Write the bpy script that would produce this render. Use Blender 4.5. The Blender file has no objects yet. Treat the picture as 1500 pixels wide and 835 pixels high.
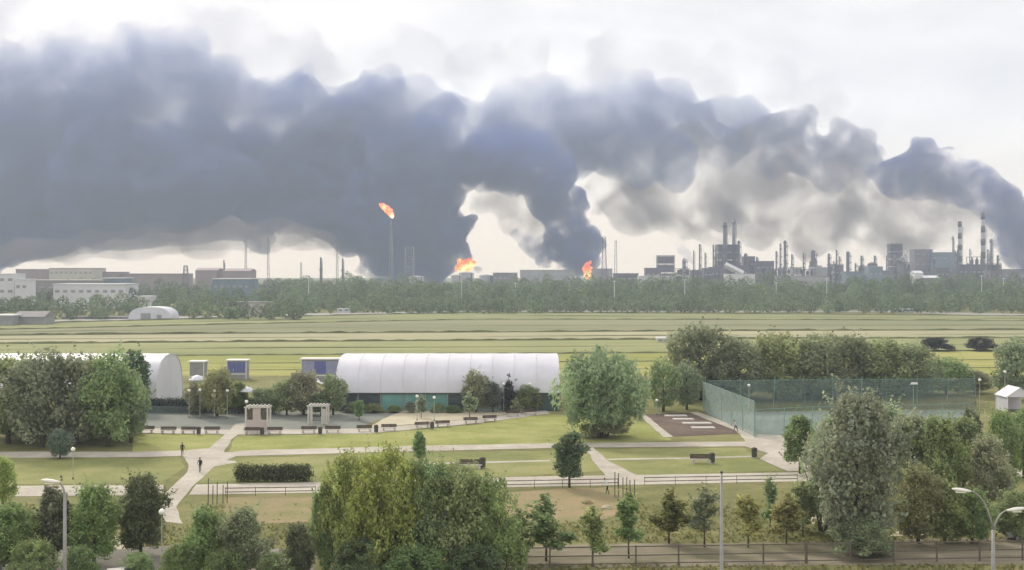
import bpy, bmesh, math, random
import numpy as np
from mathutils import Vector, Matrix, noise as mnoise

random.seed(7)
RNG = np.random.default_rng(7)
scene = bpy.context.scene
C = scene.collection

# ------------------------------------------------------------------ camera
EYE = 25.0          # eighth-floor viewpoint
FPX = 1800.0        # focal length in photograph pixels (1500 wide)
HOR = 397.0         # horizon row
cam_d = bpy.data.cameras.new('camera')
cam_d.sensor_width = 36.0
cam_d.lens = 36.0 * FPX / 1500.0
cam_d.shift_y = -(417.5 - HOR) / 1500.0
cam_d.clip_start = 0.5
cam_d.clip_end = 20000
cam = bpy.data.objects.new('camera', cam_d)
cam.location = (0, 0, EYE)
cam.rotation_euler = (math.radians(90), 0, 0)
C.objects.link(cam)
scene.camera = cam

# ------------------------------------------------------------------ sky, sun, exposure
SUN_EL = math.radians(33)
SUN_AZ = math.radians(-28)      # from the view axis (+Y), negative = left
w = bpy.data.worlds.new("World"); scene.world = w; w.use_nodes = True
nt = w.node_tree; N = nt.nodes; L = nt.links
for n in list(N): N.remove(n)
out = N.new('ShaderNodeOutputWorld'); bg = N.new('ShaderNodeBackground')
bg.inputs['Strength'].default_value = 0.1
sky = N.new('ShaderNodeTexSky'); sky.sky_type = 'NISHITA'; sky.sun_disc = False
sky.sun_elevation = SUN_EL; sky.sun_rotation = SUN_AZ
sky.air_density = 1.0; sky.dust_density = 3.0; sky.ozone_density = 1.0
tc = N.new('ShaderNodeTexCoord')
mp = N.new('ShaderNodeMapping'); mp.inputs['Scale'].default_value = (1.6, 1.6, 5.5)
mp.inputs['Location'].default_value = (0.35, 0.1, 0.25)
L.new(tc.outputs['Generated'], mp.inputs['Vector'])
n1 = N.new('ShaderNodeTexNoise'); n1.inputs['Scale'].default_value = 2.2
n1.inputs['Detail'].default_value = 6; n1.inputs['Roughness'].default_value = 0.52
n1.inputs['Distortion'].default_value = 0.5
L.new(mp.outputs['Vector'], n1.inputs['Vector'])
cr = N.new('ShaderNodeValToRGB')      # overcast deck: soft grey to white
cr.color_ramp.elements[0].position = 0.30; cr.color_ramp.elements[0].color = (0.62, 0.59, 0.575, 1)
cr.color_ramp.elements[1].position = 0.66; cr.color_ramp.elements[1].color = (1.0, 0.935, 0.86, 1)
L.new(n1.outputs['Fac'], cr.inputs['Fac'])
sx = N.new('ShaderNodeSeparateXYZ'); L.new(tc.outputs['Generated'], sx.inputs['Vector'])
hz = N.new('ShaderNodeMapRange'); hz.interpolation_type = 'SMOOTHSTEP'
hz.inputs['From Min'].default_value = 0.0; hz.inputs['From Max'].default_value = 0.15
L.new(sx.outputs['Z'], hz.inputs['Value'])
warm = N.new('ShaderNodeMix'); warm.data_type = 'RGBA'
warm.inputs['A'].default_value = (0.90, 0.76, 0.58, 1)     # warm band low over the horizon
L.new(hz.outputs['Result'], warm.inputs['Factor']); L.new(cr.outputs['Color'], warm.inputs['B'])
mul = N.new('ShaderNodeMix'); mul.data_type = 'RGBA'; mul.blend_type = 'MULTIPLY'; mul.inputs['Factor'].default_value = 1
SKYK = 10.6
mul.inputs['B'].default_value = (SKYK, SKYK, SKYK, 1)
L.new(warm.outputs['Result'], mul.inputs['A'])
cm = N.new('ShaderNodeMix'); cm.data_type = 'RGBA'; cm.inputs['Factor'].default_value = 0.90
L.new(sky.outputs['Color'], cm.inputs['A']); L.new(mul.outputs['Result'], cm.inputs['B'])
L.new(cm.outputs['Result'], bg.inputs['Color']); L.new(bg.outputs['Background'], out.inputs['Surface'])

sun_d = bpy.data.lights.new('sun', 'SUN'); sun_d.energy = 2.2; sun_d.angle = math.radians(10)
sun_d.color = (1.0, 0.9, 0.74)
sun = bpy.data.objects.new('sun', sun_d); C.objects.link(sun)
dvec = Vector((math.sin(SUN_AZ) * math.cos(SUN_EL), math.cos(SUN_AZ) * math.cos(SUN_EL), math.sin(SUN_EL)))
sun.rotation_euler = dvec.to_track_quat('Z', 'Y').to_euler()
sun.location = dvec * 500
vs = scene.view_settings
vs.view_transform = 'Standard'; vs.look = 'None'; vs.gamma = 1; vs.exposure = 0.6
cy = scene.cycles
cy.max_bounces = 9; cy.diffuse_bounces = 6; cy.glossy_bounces = 1; cy.transmission_bounces = 6
cy.volume_bounces = 1; cy.transparent_max_bounces = 16
cy.caustics_reflective = False; cy.caustics_refractive = False
cy.use_denoising = True
scene.render.use_persistent_data = False

# ------------------------------------------------------------------ pixel helpers
def G(px, py, z=0.0):
    """point of the ground plane seen at a pixel of the photograph"""
    d = (EYE - z) * FPX / (py - HOR)
    return Vector(((px - 750) * d / FPX, d, z))
def W(px, py, d):
    return Vector(((px - 750) * d / FPX, d, EYE + (HOR - py) * d / FPX))

# ------------------------------------------------------------------ tagging
def tag(o, label=None, cat=None, group=None, kind=None):
    if label: o['label'] = label
    if cat: o['category'] = cat
    if group: o['group'] = group
    if kind: o['kind'] = kind
    return o
def empty(name, loc, rz=0.0, label=None, cat=None, group=None):
    o = bpy.data.objects.new(name, None); C.objects.link(o)
    o.location = loc; o.rotation_euler = (0, 0, rz); o.empty_display_size = 0.3
    return tag(o, label, cat, group)
def link(name, me, parent=None, loc=(0, 0, 0), rz=0.0):
    o = bpy.data.objects.new(name, me); C.objects.link(o)
    o.location = loc; o.rotation_euler = (0, 0, rz)
    if parent: o.parent = parent
    return o
def copy_tree(o, parent=None):
    c = o.copy(); C.objects.link(c)
    if parent: c.parent = parent
    for ch in list(o.children): copy_tree(ch, c)
    return c

# ------------------------------------------------------------------ mesh builder
class MB:
    def __init__(s): s.v = []; s.f = []; s.m = []
    def add(s, vs_, fs, mi=0):
        b = len(s.v); s.v += [tuple(v) for v in vs_]
        s.f += [tuple(i + b for i in f) for f in fs]; s.m += [mi] * len(fs); return s
    def box(s, c, d, rz=0.0, mi=0, taper=1.0):
        hx, hy, hz_ = d[0] / 2, d[1] / 2, d[2] / 2
        ca, sa = math.cos(rz), math.sin(rz); vs_ = []
        for z, t in ((-hz_, 1.0), (hz_, taper)):
            for x, y in ((-hx, -hy), (hx, -hy), (hx, hy), (-hx, hy)):
                x *= t; y *= t
                vs_.append((c[0] + x * ca - y * sa, c[1] + x * sa + y * ca, c[2] + z))
        return s.add(vs_, [(3, 2, 1, 0), (4, 5, 6, 7), (0, 1, 5, 4), (1, 2, 6, 5), (2, 3, 7, 6), (3, 0, 4, 7)], mi)
    def tube(s, pts, rad, n=8, mi=0, caps=True):
        pts = [Vector(p) for p in pts]
        if not hasattr(rad, '__len__'): rad = [rad] * len(pts)
        rings = []; b = len(s.v)
        for i, p in enumerate(pts):
            a = pts[max(i - 1, 0)]; c = pts[min(i + 1, len(pts) - 1)]
            t = (c - a).normalized()
            u = t.cross(Vector((0, 1, 0.01)) if abs(t.y) < 0.9 else Vector((1, 0, 0))).normalized(); v = t.cross(u)
            for k in range(n):
                an = 2 * math.pi * k / n
                s.v.append(tuple(p + (u * math.cos(an) + v * math.sin(an)) * rad[i]))
        for i in range(len(pts) - 1):
            for k in range(n):
                s.f.append((b + i * n + k, b + i * n + (k + 1) % n, b + (i + 1) * n + (k + 1) % n, b + (i + 1) * n + k)); s.m.append(mi)
        if caps:
            s.f.append(tuple(b + k for k in reversed(range(n)))); s.m.append(mi)
            e = b + (len(pts) - 1) * n
            s.f.append(tuple(e + k for k in range(n))); s.m.append(mi)
        return s
    def lathe(s, prof, c=(0, 0, 0), n=12, mi=0):
        b = len(s.v)
        for r, z in prof:
            for k in range(n):
                a = 2 * math.pi * k / n
                s.v.append((c[0] + r * math.cos(a), c[1] + r * math.sin(a), c[2] + z))
        for i in range(len(prof) - 1):
            for k in range(n):
                s.f.append((b + i * n + k, b + i * n + (k + 1) % n, b + (i + 1) * n + (k + 1) % n, b + (i + 1) * n + k)); s.m.append(mi)
        s.f.append(tuple(b + k for k in reversed(range(n)))); s.m.append(mi)
        e = b + (len(prof) - 1) * n
        s.f.append(tuple(e + k for k in range(n))); s.m.append(mi)
        return s
    def mesh(s, name, mats, smooth=False):
        me = bpy.data.meshes.new(name); me.from_pydata(s.v, [], s.f)
        if not isinstance(mats, (list, tuple)): mats = [mats]
        for m in mats: me.materials.append(m)
        if len(mats) > 1: me.polygons.foreach_set('material_index', s.m)
        if smooth: me.polygons.foreach_set('use_smooth', [True] * len(me.polygons))
        me.update(); return me
    def obj(s, name, mats, parent=None, loc=(0, 0, 0), rz=0.0, smooth=False):
        return link(name, s.mesh(name, mats, smooth), parent, loc, rz)

# ------------------------------------------------------------------ materials
def new_mat(name):
    m = bpy.data.materials.new(name); m.use_nodes = True
    return m, m.node_tree.nodes, m.node_tree.links, m.node_tree.nodes['Principled BSDF']
def mat(name, col, rough=0.7, var=0.15, scale=0.6, metal=0.0, col2=None, bump=0.0, spec=0.3):
    """plain surface with noise-driven wear in colour and a little relief"""
    m, n, l, b = new_mat(name)
    t = n.new('ShaderNodeTexCoord')
    a = n.new('ShaderNodeTexNoise'); a.inputs['Scale'].default_value = scale; a.inputs['Detail'].default_value = 7
    a.inputs['Roughness'].default_value = 0.65
    l.new(t.outputs['Object'], a.inputs['Vector'])
    r = n.new('ShaderNodeValToRGB')
    c2 = col2 or tuple(min(1, c * (1 + var)) for c in col)
    c1 = tuple(c * (1 - var) for c in col) if not col2 else col
    r.color_ramp.elements[0].position = 0.32; r.color_ramp.elements[1].position = 0.68
    r.color_ramp.elements[0].color = (*c1, 1); r.color_ramp.elements[1].color = (*c2, 1)
    l.new(a.outputs['Fac'], r.inputs['Fac']); l.new(r.outputs['Color'], b.inputs['Base Color'])
    b.inputs['Roughness'].default_value = rough; b.inputs['Metallic'].default_value = metal
    b.inputs['Specular IOR Level'].default_value = spec
    if bump:
        bp = n.new('ShaderNodeBump'); bp.inputs['Strength'].default_value = bump; bp.inputs['Distance'].default_value = 0.05
        l.new(a.outputs['Fac'], bp.inputs['Height']); l.new(bp.outputs['Normal'], b.inputs['Normal'])
    return m
def ground_mat(name, c_lo, c_mid, c_hi, s1=0.02, s2=0.35, s3=2.5, stretch=(1, 1, 1), bump=0.3):
    """earth, lawn or meadow: three sizes of patchiness"""
    m, n, l, b = new_mat(name)
    t = n.new('ShaderNodeTexCoord'); mpp = n.new('ShaderNodeMapping'); mpp.inputs['Scale'].default_value = stretch
    l.new(t.outputs['Object'], mpp.inputs['Vector'])
    ns = []
    for s, d in ((s1, 3), (s2, 6), (s3, 4)):
        a = n.new('ShaderNodeTexNoise'); a.inputs['Scale'].default_value = s; a.inputs['Detail'].default_value = d
        a.inputs['Roughness'].default_value = 0.6
        l.new(mpp.outputs['Vector'], a.inputs['Vector']); ns.append(a)
    def mth(op, x, y):
        q = n.new('ShaderNodeMath'); q.operation = op
        for i, val in enumerate((x, y)):
            if hasattr(val, 'links'): l.new(val, q.inputs[i])
            else: q.inputs[i].default_value = val
        return q.outputs[0]
    f = mth('ADD', mth('MULTIPLY', ns[0].outputs['Fac'], 0.45), mth('ADD', mth('MULTIPLY', ns[1].outputs['Fac'], 0.35), mth('MULTIPLY', ns[2].outputs['Fac'], 0.20)))
    r = n.new('ShaderNodeValToRGB')
    r.color_ramp.elements[0].position = 0.41; r.color_ramp.elements[0].color = (*c_lo, 1)
    r.color_ramp.elements[1].position = 0.59; r.color_ramp.elements[1].color = (*c_hi, 1)
    e = r.color_ramp.elements.new(0.5); e.color = (*c_mid, 1)
    l.new(f, r.inputs['Fac']); l.new(r.outputs['Color'], b.inputs['Base Color'])
    b.inputs['Roughness'].default_value = 0.95; b.inputs['Specular IOR Level'].default_value = 0.1
    bp = n.new('ShaderNodeBump'); bp.inputs['Strength'].default_value = bump; bp.inputs['Distance'].default_value = 0.2
    l.new(ns[2].outputs['Fac'], bp.inputs['Height']); l.new(bp.outputs['Normal'], b.inputs['Normal'])
    return m
def leaf_mat(name):
    """leaf colour comes from the object's own colour, varied per clump and per leaf"""
    m, n, l, b = new_mat(name)
    oi = n.new('ShaderNodeObjectInfo'); at = n.new('ShaderNodeAttribute'); at.attribute_name = 'tone'
    mx = n.new('ShaderNodeMix'); mx.data_type = 'RGBA'; mx.blend_type = 'MULTIPLY'; mx.inputs['Factor'].default_value = 1
    l.new(oi.outputs['Color'], mx.inputs['A']); l.new(at.outputs['Color'], mx.inputs['B'])
    b.inputs['Roughness'].default_value = 0.65; b.inputs['Specular IOR Level'].default_value = 0.25
    l.new(mx.outputs['Result'], b.inputs['Base Color'])
    tr = n.new('ShaderNodeBsdfTranslucent'); l.new(mx.outputs['Result'], tr.inputs['Color'])
    ms = n.new('ShaderNodeMixShader'); ms.inputs['Fac'].default_value = 0.5
    l.new(b.outputs['BSDF'], ms.inputs[1]); l.new(tr.outputs['BSDF'], ms.inputs[2])
    l.new(ms.outputs['Shader'], n['Material Output'].inputs['Surface'])
    return m
def glow_mat(name, cols, strength, scale, zmax=20):
    m, n, l, b = new_mat(name)
    t = n.new('ShaderNodeTexCoord'); a = n.new('ShaderNodeTexNoise'); a.inputs['Scale'].default_value = scale
    a.inputs['Detail'].default_value = 4
    l.new(t.outputs['Object'], a.inputs['Vector'])
    r = n.new('ShaderNodeValToRGB'); r.color_ramp.elements[0].position = 0.36; r.color_ramp.elements[1].position = 0.66
    r.color_ramp.elements[0].color = (*cols[0], 1); r.color_ramp.elements[1].color = (*cols[-1], 1)
    if len(cols) == 3:
        e = r.color_ramp.elements.new(0.5); e.color = (*cols[1], 1)
    sp = n.new('ShaderNodeSeparateXYZ'); l.new(t.outputs['Object'], sp.inputs['Vector'])
    zr = n.new('ShaderNodeMapRange'); zr.inputs['From Min'].default_value = 0; zr.inputs['From Max'].default_value = zmax
    zr.inputs['To Min'].default_value = 0.09; zr.inputs['To Max'].default_value = -0.13          # hotter at the root, redder at the tip
    l.new(sp.outputs['Z'], zr.inputs['Value'])
    ad = n.new('ShaderNodeMath'); ad.operation = 'ADD'; l.new(a.outputs['Fac'], ad.inputs[0]); l.new(zr.outputs['Result'], ad.inputs[1])
    l.new(ad.outputs[0], r.inputs['Fac'])
    b.inputs['Base Color'].default_value = (0.02, 0.01, 0.01, 1)
    l.new(r.outputs['Color'], b.inputs['Emission Color']); b.inputs['Emission Strength'].default_value = strength
    return m
def smoke_mat(name, albedo, density, scale, lo, hi, step=1.0, zfade=None, aniso=0.1):
    """smoke: a volume whose density breaks up with noise; zfade=(z0, z1, k) thins it with height"""
    m = bpy.data.materials.new(name); m.use_nodes = True
    n = m.node_tree.nodes; l = m.node_tree.links; n.remove(n['Principled BSDF'])
    v = n.new('ShaderNodeVolumePrincipled'); v.inputs['Color'].default_value = (*albedo, 1)
    v.inputs['Anisotropy'].default_value = aniso
    t = n.new('ShaderNodeTexCoord'); a = n.new('ShaderNodeTexNoise'); a.inputs['Scale'].default_value = scale
    a.inputs['Detail'].default_value = 5; a.inputs['Roughness'].default_value = 0.62; a.inputs['Distortion'].default_value = 0.4
    l.new(t.outputs['Object'], a.inputs['Vector'])
    r = n.new('ShaderNodeMapRange'); r.inputs['From Min'].default_value = lo; r.inputs['From Max'].default_value = hi
    r.inputs['To Min'].default_value = 0.0; r.inputs['To Max'].default_value = density
    l.new(a.outputs['Fac'], r.inputs['Value'])
    res = r.outputs['Result']
    if zfade:
        s = n.new('ShaderNodeSeparateXYZ'); l.new(t.outputs['Object'], s.inputs['Vector'])
        z = n.new('ShaderNodeMapRange'); z.inputs['From Min'].default_value = zfade[0]; z.inputs['From Max'].default_value = zfade[1]
        z.inputs['To Min'].default_value = 1.0; z.inputs['To Max'].default_value = zfade[2]
        l.new(s.outputs['Z'], z.inputs['Value'])
        q = n.new('ShaderNodeMath'); q.operation = 'MULTIPLY'
        l.new(res, q.inputs[0]); l.new(z.outputs['Result'], q.inputs[1]); res = q.outputs[0]
    l.new(res, v.inputs['Density'])
    l.new(v.outputs['Volume'], n['Material Output'].inputs['Volume'])
    m.cycles.volume_step_rate = step
    return m

# ------------------------------------------------------------------ haze
def build_haze():
    m = bpy.data.materials.new('haze_air'); m.use_nodes = True
    n = m.node_tree.nodes; n.remove(n['Principled BSDF'])
    v = n.new('ShaderNodeVolumePrincipled'); v.inputs['Color'].default_value = (0.66, 0.77, 0.99, 1)
    v.inputs['Density'].default_value = HAZE; v.inputs['Anisotropy'].default_value = 0.1
    m.node_tree.links.new(v.outputs['Volume'], n['Material Output'].inputs['Volume'])
    b = MB().box((0, 2100, 349), (7000, 4600, 700))
    o = b.obj('haze', m); tag(o, kind='stuff')
HAZE = 0.00020

# ------------------------------------------------------------------ smoke
def smoke_hull(name, blobs, voxel, disp, nscale, m, label, seed=0, flat=(1, 0.8, 1), under=0.45):
    """a lumpy closed hull round overlapping puffs; the volume material fills it.
    blobs: (px, py, radius px, distance)"""
    rs = random.Random(seed); bm = bmesh.new()
    for (px, py, rp, d) in blobs:
        c = W(px, py, d); r = rp * d / FPX
        bmesh.ops.create_icosphere(bm, subdivisions=3, radius=r, matrix=Matrix.Translation(c) @ Matrix.Diagonal((*flat, 1)))
    me = bpy.data.meshes.new(name); bm.to_mesh(me); bm.free()
    o = bpy.data.objects.new(name, me); C.objects.link(o)
    md = o.modifiers.new('remesh', 'REMESH'); md.mode = 'VOXEL'; md.voxel_size = voxel
    dg = bpy.context.evaluated_depsgraph_get()
    me2 = bpy.data.meshes.new_from_object(o.evaluated_get(dg))
    o.modifiers.clear(); o.data = me2; me2.name = name; bpy.data.meshes.remove(me)
    nv = len(me2.vertices); co = np.empty(nv * 3); no = np.empty(nv * 3)
    me2.vertices.foreach_get('co', co); me2.vertex_normals.foreach_get('vector', no)
    co = co.reshape(-1, 3); no = no.reshape(-1, 3)
    off = Vector((seed * 3.1, seed * 1.7, 0))
    dv = np.empty(nv)
    for i in range(nv):
        p = Vector(co[i]) * nscale + off
        t = 1 - 2 * abs(mnoise.noise(p)); t += 0.5 * (1 - 2 * abs(mnoise.noise(p * 2.1))); t += 0.35 * (1 - 2 * abs(mnoise.noise(p * 4.5)))
        dv[i] = t - 0.75
    dv *= np.where(no[:, 2] < -0.25, under, 1.0)          # undersides stay flatter than the billowing tops
    co = co + no * (dv * disp)[:, None]
    me2.vertices.foreach_set('co', co.ravel()); me2.update()
    md = o.modifiers.new('remesh', 'REMESH'); md.mode = 'VOXEL'; md.voxel_size = voxel * 0.8
    sm = o.modifiers.new('smooth', 'SMOOTH'); sm.iterations = 1
    me3 = bpy.data.meshes.new_from_object(o.evaluated_get(bpy.context.evaluated_depsgraph_get()))
    o.modifiers.clear(); o.data = me3; me3.name = name; bpy.data.meshes.remove(me2); me2 = me3
    me2.materials.clear(); me2.materials.append(m)
    tag(o, label, 'smoke plume', 'smoke plumes over the burning refinery')
    return o
def build_smoke():
    R = random.Random(3)
    D = 2300
    def jit(lst, dd=60):
        return [(x, y, r, D + R.uniform(-dd, dd) + (q[0] if q else 0)) for (x, y, r, *q) in lst]
    dark = smoke_mat('dark_smoke', (0.12, 0.20, 0.58), 0.085, 0.014, 0.38, 0.58, 0.3, zfade=(190, 310, 0.06))
    wide = smoke_mat('dispersed_smoke', (0.19, 0.275, 0.60), 0.055, 0.0085, 0.33, 0.66, 0.3, zfade=(200, 460, 0.13))
    veil_top = smoke_mat('thin_high_smoke', (0.42, 0.44, 0.58), 0.0055, 0.006, 0.40, 0.68, 0.35)
    pale = smoke_mat('pale_smoke', (0.46, 0.40, 0.365), 0.032, 0.0095, 0.43, 0.66, 0.3)
    grey = smoke_mat('grey_smoke', (0.14, 0.19, 0.50), 0.050, 0.014, 0.38, 0.58, 0.3)
    pale2 = smoke_mat('mid_smoke', (0.25, 0.285, 0.48), 0.040, 0.014, 0.40, 0.62, 0.3)
    veil = smoke_mat('veil_smoke', (0.46, 0.39, 0.36), 0.020, 0.008, 0.22, 0.66, 0.3)
    # dark column of the main fire and the dense belly drifting left
    a = [(640, 395, 22), (700, 398, 5), (618, 385, 38), (650, 370, 26), (600, 350, 60), (645, 345, 36), (575, 310, 70), (635, 305, 40), (662, 340, 22), (678, 333, 15), (668, 352, 16), (660, 372, 20), (662, 300, 16), (650, 388, 22), (630, 400, 22), (600, 398, 26),
         (655, 318, 14), (560, 365, 36), (530, 330, 50), (490, 290, 60), (560, 250, 75), (620, 265, 50), (430, 265, 60), (370, 280, 48), (310, 280, 50),
         (250, 285, 55), (190, 290, 58), (130, 300, 60), (70, 310, 65), (10, 325, 65), (-60, 320, 75), (-20, 375, 30), (-90, 360, 50), (480, 225, 60), (340, 225, 60), (180, 235, 60), (40, 245, 60),
         (520, 395, 10), (545, 390, 20), (570, 395, 22)]
    smoke_hull('smoke_plume', jit(a), 8, 26, 0.016, dark, 'huge dark blue grey smoke plume rising from the tank fire and drifting left', 1)
    drift = smoke_mat('drifting_smoke', (0.15, 0.20, 0.48), 0.034, 0.012, 0.30, 0.62, 0.3)
    a2 = [(-60, 372, 24), (20, 364, 24), (100, 354, 24), (180, 345, 26), (260, 337, 27), (330, 330, 27), (400, 322, 27), (455, 312, 25), (0, 384, 10), (60, 374, 10), (120, 366, 10)]
    smoke_hull('smoke_plume', jit([(x, y, r, -30) for x, y, r in a2], 40), 8, 9, 0.013, drift, 'flat trailing underside of the dark plume at left', 15, (3.2, 1.3, 0.85))
    # thinner dispersed upper part
    b = [(-80, 150, 90), (20, 160, 85), (110, 150, 85), (200, 130, 80), (250, 85, 45), (290, 150, 75), (370, 190, 75), (450, 185, 70), (540, 190, 60), (600, 175, 50), (420, 130, 35),
         (560, 145, 30), (30, 240, 90), (150, 250, 90), (280, 260, 80), (400, 260, 80), (500, 260, 80), (600, 230, 60), (-70, 250, 90), (60, 105, 40), (130, 95, 40), (-60, 90, 40),
         (640, 210, 45), (670, 230, 40)]
    smoke_hull('smoke_plume', jit(b, 90), 12, 46, 0.009, wide, 'pale blue upper smoke bank spread across the sky above the dark drifting plume', 2)
    # second column, from the fire right of centre
    c = [(862, 384, 16), (850, 366, 26), (838, 378, 22), (864, 362, 17), (848, 392, 14), (868, 372, 14), (856, 345, 24), (835, 350, 24), (815, 365, 18), (845, 335, 20), (825, 320, 28), (810, 340, 20), (835, 300, 26), (805, 290, 34),
         (815, 260, 32), (790, 240, 40), (750, 245, 40), (710, 240, 40), (670, 250, 36), (760, 215, 36), (720, 205, 34), (800, 220, 26), (800, 385, 8), (820, 388, 9)]
    smoke_hull('smoke_plume', jit(c, 40), 7, 19, 0.02, dark, 'dark smoke column leaning left above the orange fire right of centre', 3)
    # wide paler bank behind the second column
    d = [(690, 170, 36), (740, 165, 40), (800, 160, 44), (860, 150, 46), (920, 150, 46), (970, 160, 42), (1020, 190, 44), (1060, 210, 40), (1080, 180, 36), (980, 220, 46), (900, 210, 50),
         (840, 210, 50), (780, 200, 50), (1000, 255, 30), (940, 250, 30), (720, 210, 50), (650, 170, 26)]
    smoke_hull('smoke_plume', jit([(x, y, r, 250) for x, y, r in d], 60), 14, 34, 0.011, wide, 'wide pale grey smoke bank above and right of the second column', 4)
    # right-hand plume coming in from beyond the frame
    e = [(1496, 376, 24), (1486, 352, 26), (1520, 370, 30), (1500, 340, 34), (1480, 318, 32), (1455, 295, 32), (1425, 275, 34), (1390, 262, 36), (1350, 255, 38), (1345, 232, 26), (1318, 262, 28), (1385, 240, 22), (1410, 262, 22),
         (1540, 400, 40), (1560, 360, 40), (1300, 268, 18), (1284, 256, 12), (1272, 250, 9), (1310, 240, 12)]
    smoke_hull('smoke_plume', jit(e, 30), 9, 20, 0.018, grey, 'dark smoke plume slanting in from the right behind the striped chimneys', 5)
    f = [(1150, 205, 40), (1130, 230, 34), (1190, 230, 34), (1220, 235, 30), (1250, 215, 26), (1230, 200, 22), (1260, 240, 26), (1170, 185, 26), (1290, 215, 14), (1215, 262, 22)]
    smoke_hull('smoke_plume', jit([(x, y, r, 150) for x, y, r in f], 30), 10, 24, 0.018, pale2, 'ragged grey smoke puffs between the pale bank and the right plume', 6)
    # thin brownish veil low over the refinery
    g = [(1420, 300, 36), (1380, 290, 36), (1300, 280, 40), (1330, 350, 40), (1240, 270, 40), (1160, 265, 44), (1100, 225, 44), (1000, 225, 40), (1470, 350, 26), (900, 250, 34), (930, 300, 46), (1000, 300, 50), (1080, 290, 56), (1150, 300, 56), (1220, 310, 54), (1290, 320, 48), (1350, 325, 44), (1400, 335, 34), (1120, 340, 34), (1180, 345, 36), (1250, 345, 34),
         (1050, 330, 34), (1310, 345, 28), (1430, 345, 28), (1080, 250, 40), (890, 290, 34)]
    smoke_hull('smoke_plume', jit([(x, y, r, 300) for x, y, r in g], 60), 14, 30, 0.012, pale, 'thin beige smoke veil hanging low over the refinery towers', 7)
    # small puffs
    h = [(775, 360, 14), (768, 348, 12), (788, 366, 16), (800, 374, 12), (812, 380, 8), (756, 344, 8), (800, 355, 10)]
    smoke_hull('smoke_plume', jit(h, 15), 5, 9, 0.035, grey, 'small dark smoke puff left of the second column', 8)
    i = [(500, 378, 8), (490, 368, 10), (480, 356, 13), (468, 346, 15), (455, 336, 16), (442, 330, 15), (430, 326, 12)]
    smoke_hull('smoke_plume', jit(i, 15), 6, 10, 0.03, pale2, 'thin grey smoke streak rising left of the flare stack', 9)
    j = [(378, 358, 14), (368, 350, 14), (385, 366, 10), (360, 344, 14), (392, 346, 14)]
    smoke_hull('smoke_plume', jit(j, 15), 6, 10, 0.03, grey, 'small dark smoke tuft hanging under the drifting plume at left', 10)
    k = [(1006, 374, 7), (1000, 366, 9), (1010, 380, 6), (994, 360, 7), (1016, 384, 5)]
    smoke_hull('smoke_plume', [(x, y, r, 1640 + R.uniform(-6, 6)) for x, y, r in k], 4, 5, 0.05, grey, 'small dark smoke wisp beside the square refinery block', 11)
    l_ = [(745, 325, 22), (770, 310, 22), (740, 300, 20), (700, 300, 18), (720, 290, 24), (760, 285, 26), (790, 330, 18)]
    smoke_hull('smoke_plume', jit([(x, y, r, 200) for x, y, r in l_], 20), 9, 16, 0.02, pale, 'thin pale smoke veil between the two dark columns', 12)
    m_ = [(-30, 372, 22), (60, 366, 22), (150, 358, 24), (240, 350, 26), (320, 344, 26), (400, 340, 24), (100, 378, 12), (200, 372, 14), (300, 366, 16), (380, 358, 16), (450, 352, 18)]
    smoke_hull('smoke_plume', jit([(x, y, r, -120) for x, y, r in m_], 30), 9, 8, 0.014, veil, 'thin beige veil under the dark drifting plume at left', 13, (2.6, 1.2, 0.9))
    n_ = [(-60, 60, 70), (40, 50, 60), (140, 60, 60), (240, 50, 60), (340, 90, 70), (440, 90, 60), (540, 100, 55), (620, 80, 45), (700, 110, 40), (780, 100, 36), (880, 90, 40), (960, 100, 44), (1050, 120, 46), (1130, 130, 40), (1200, 150, 36), (1280, 190, 30), (20, 5, 40), (-40, 20, 50)]
    smoke_hull('smoke_plume', jit([(x, y, r, 120) for x, y, r in n_], 60), 13, 42, 0.009, veil_top, 'very thin high smoke veil feathering out above the whole plume', 14)
# ================================================================== MATERIALS
LEAF = leaf_mat('leaves')
M = {}
M['bark'] = mat('bark', (0.10, 0.085, 0.065), 0.9, 0.3, 3.0, bump=0.4)
M['pale_bark'] = mat('pale_bark', (0.26, 0.25, 0.21), 0.9, 0.3, 3.0)
M['path'] = ground_mat('path_paving', (0.36, 0.33, 0.28), (0.43, 0.40, 0.35), (0.50, 0.47, 0.41), 0.06, 0.4, 1.6, bump=0.1)
M['plaza'] = mat('plaza_paving', (0.17, 0.185, 0.165), 0.9, 0.15, 0.2)
M['sand'] = mat('sand', (0.46, 0.42, 0.31), 0.95, 0.12, 0.15)
M['soil'] = ground_mat('bed_soil', (0.10, 0.075, 0.065), (0.13, 0.10, 0.085), (0.18, 0.14, 0.11), 0.1, 0.6, 3)
M['red_soil'] = ground_mat('red_soil', (0.20, 0.20, 0.085), (0.265, 0.225, 0.125), (0.325, 0.245, 0.15), 0.05, 0.25, 2)
M['dirt_road'] = ground_mat('dirt_road', (0.15, 0.15, 0.085), (0.21, 0.185, 0.135), (0.27, 0.24, 0.18), 0.05, 0.4, 2, (0.5, 1.6, 1))
M['asphalt'] = mat('worn_yard_surface', (0.19, 0.18, 0.155), 0.9, 0.15, 0.5, bump=0.1)
M['white_membrane'] = mat('white_membrane', (0.61, 0.62, 0.69), 0.5, 0.09, 0.16, bump=0.05)
M['white_paint'] = mat('white_paint', (0.72, 0.72, 0.70), 0.6, 0.08, 0.4)
M['cream_paint'] = mat('cream_paint', (0.55, 0.53, 0.46), 0.7, 0.1, 0.2)
M['pink_paint'] = mat('pink_paint', (0.52, 0.455, 0.44), 0.7, 0.08, 0.6)
M['glass_teal'] = mat('teal_glazing', (0.13, 0.30, 0.28), 0.25, 0.25, 0.25, spec=0.5)
M['glass_dark'] = mat('dark_glazing', (0.05, 0.075, 0.085), 0.2, 0.3, 0.3, spec=0.5)
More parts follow.
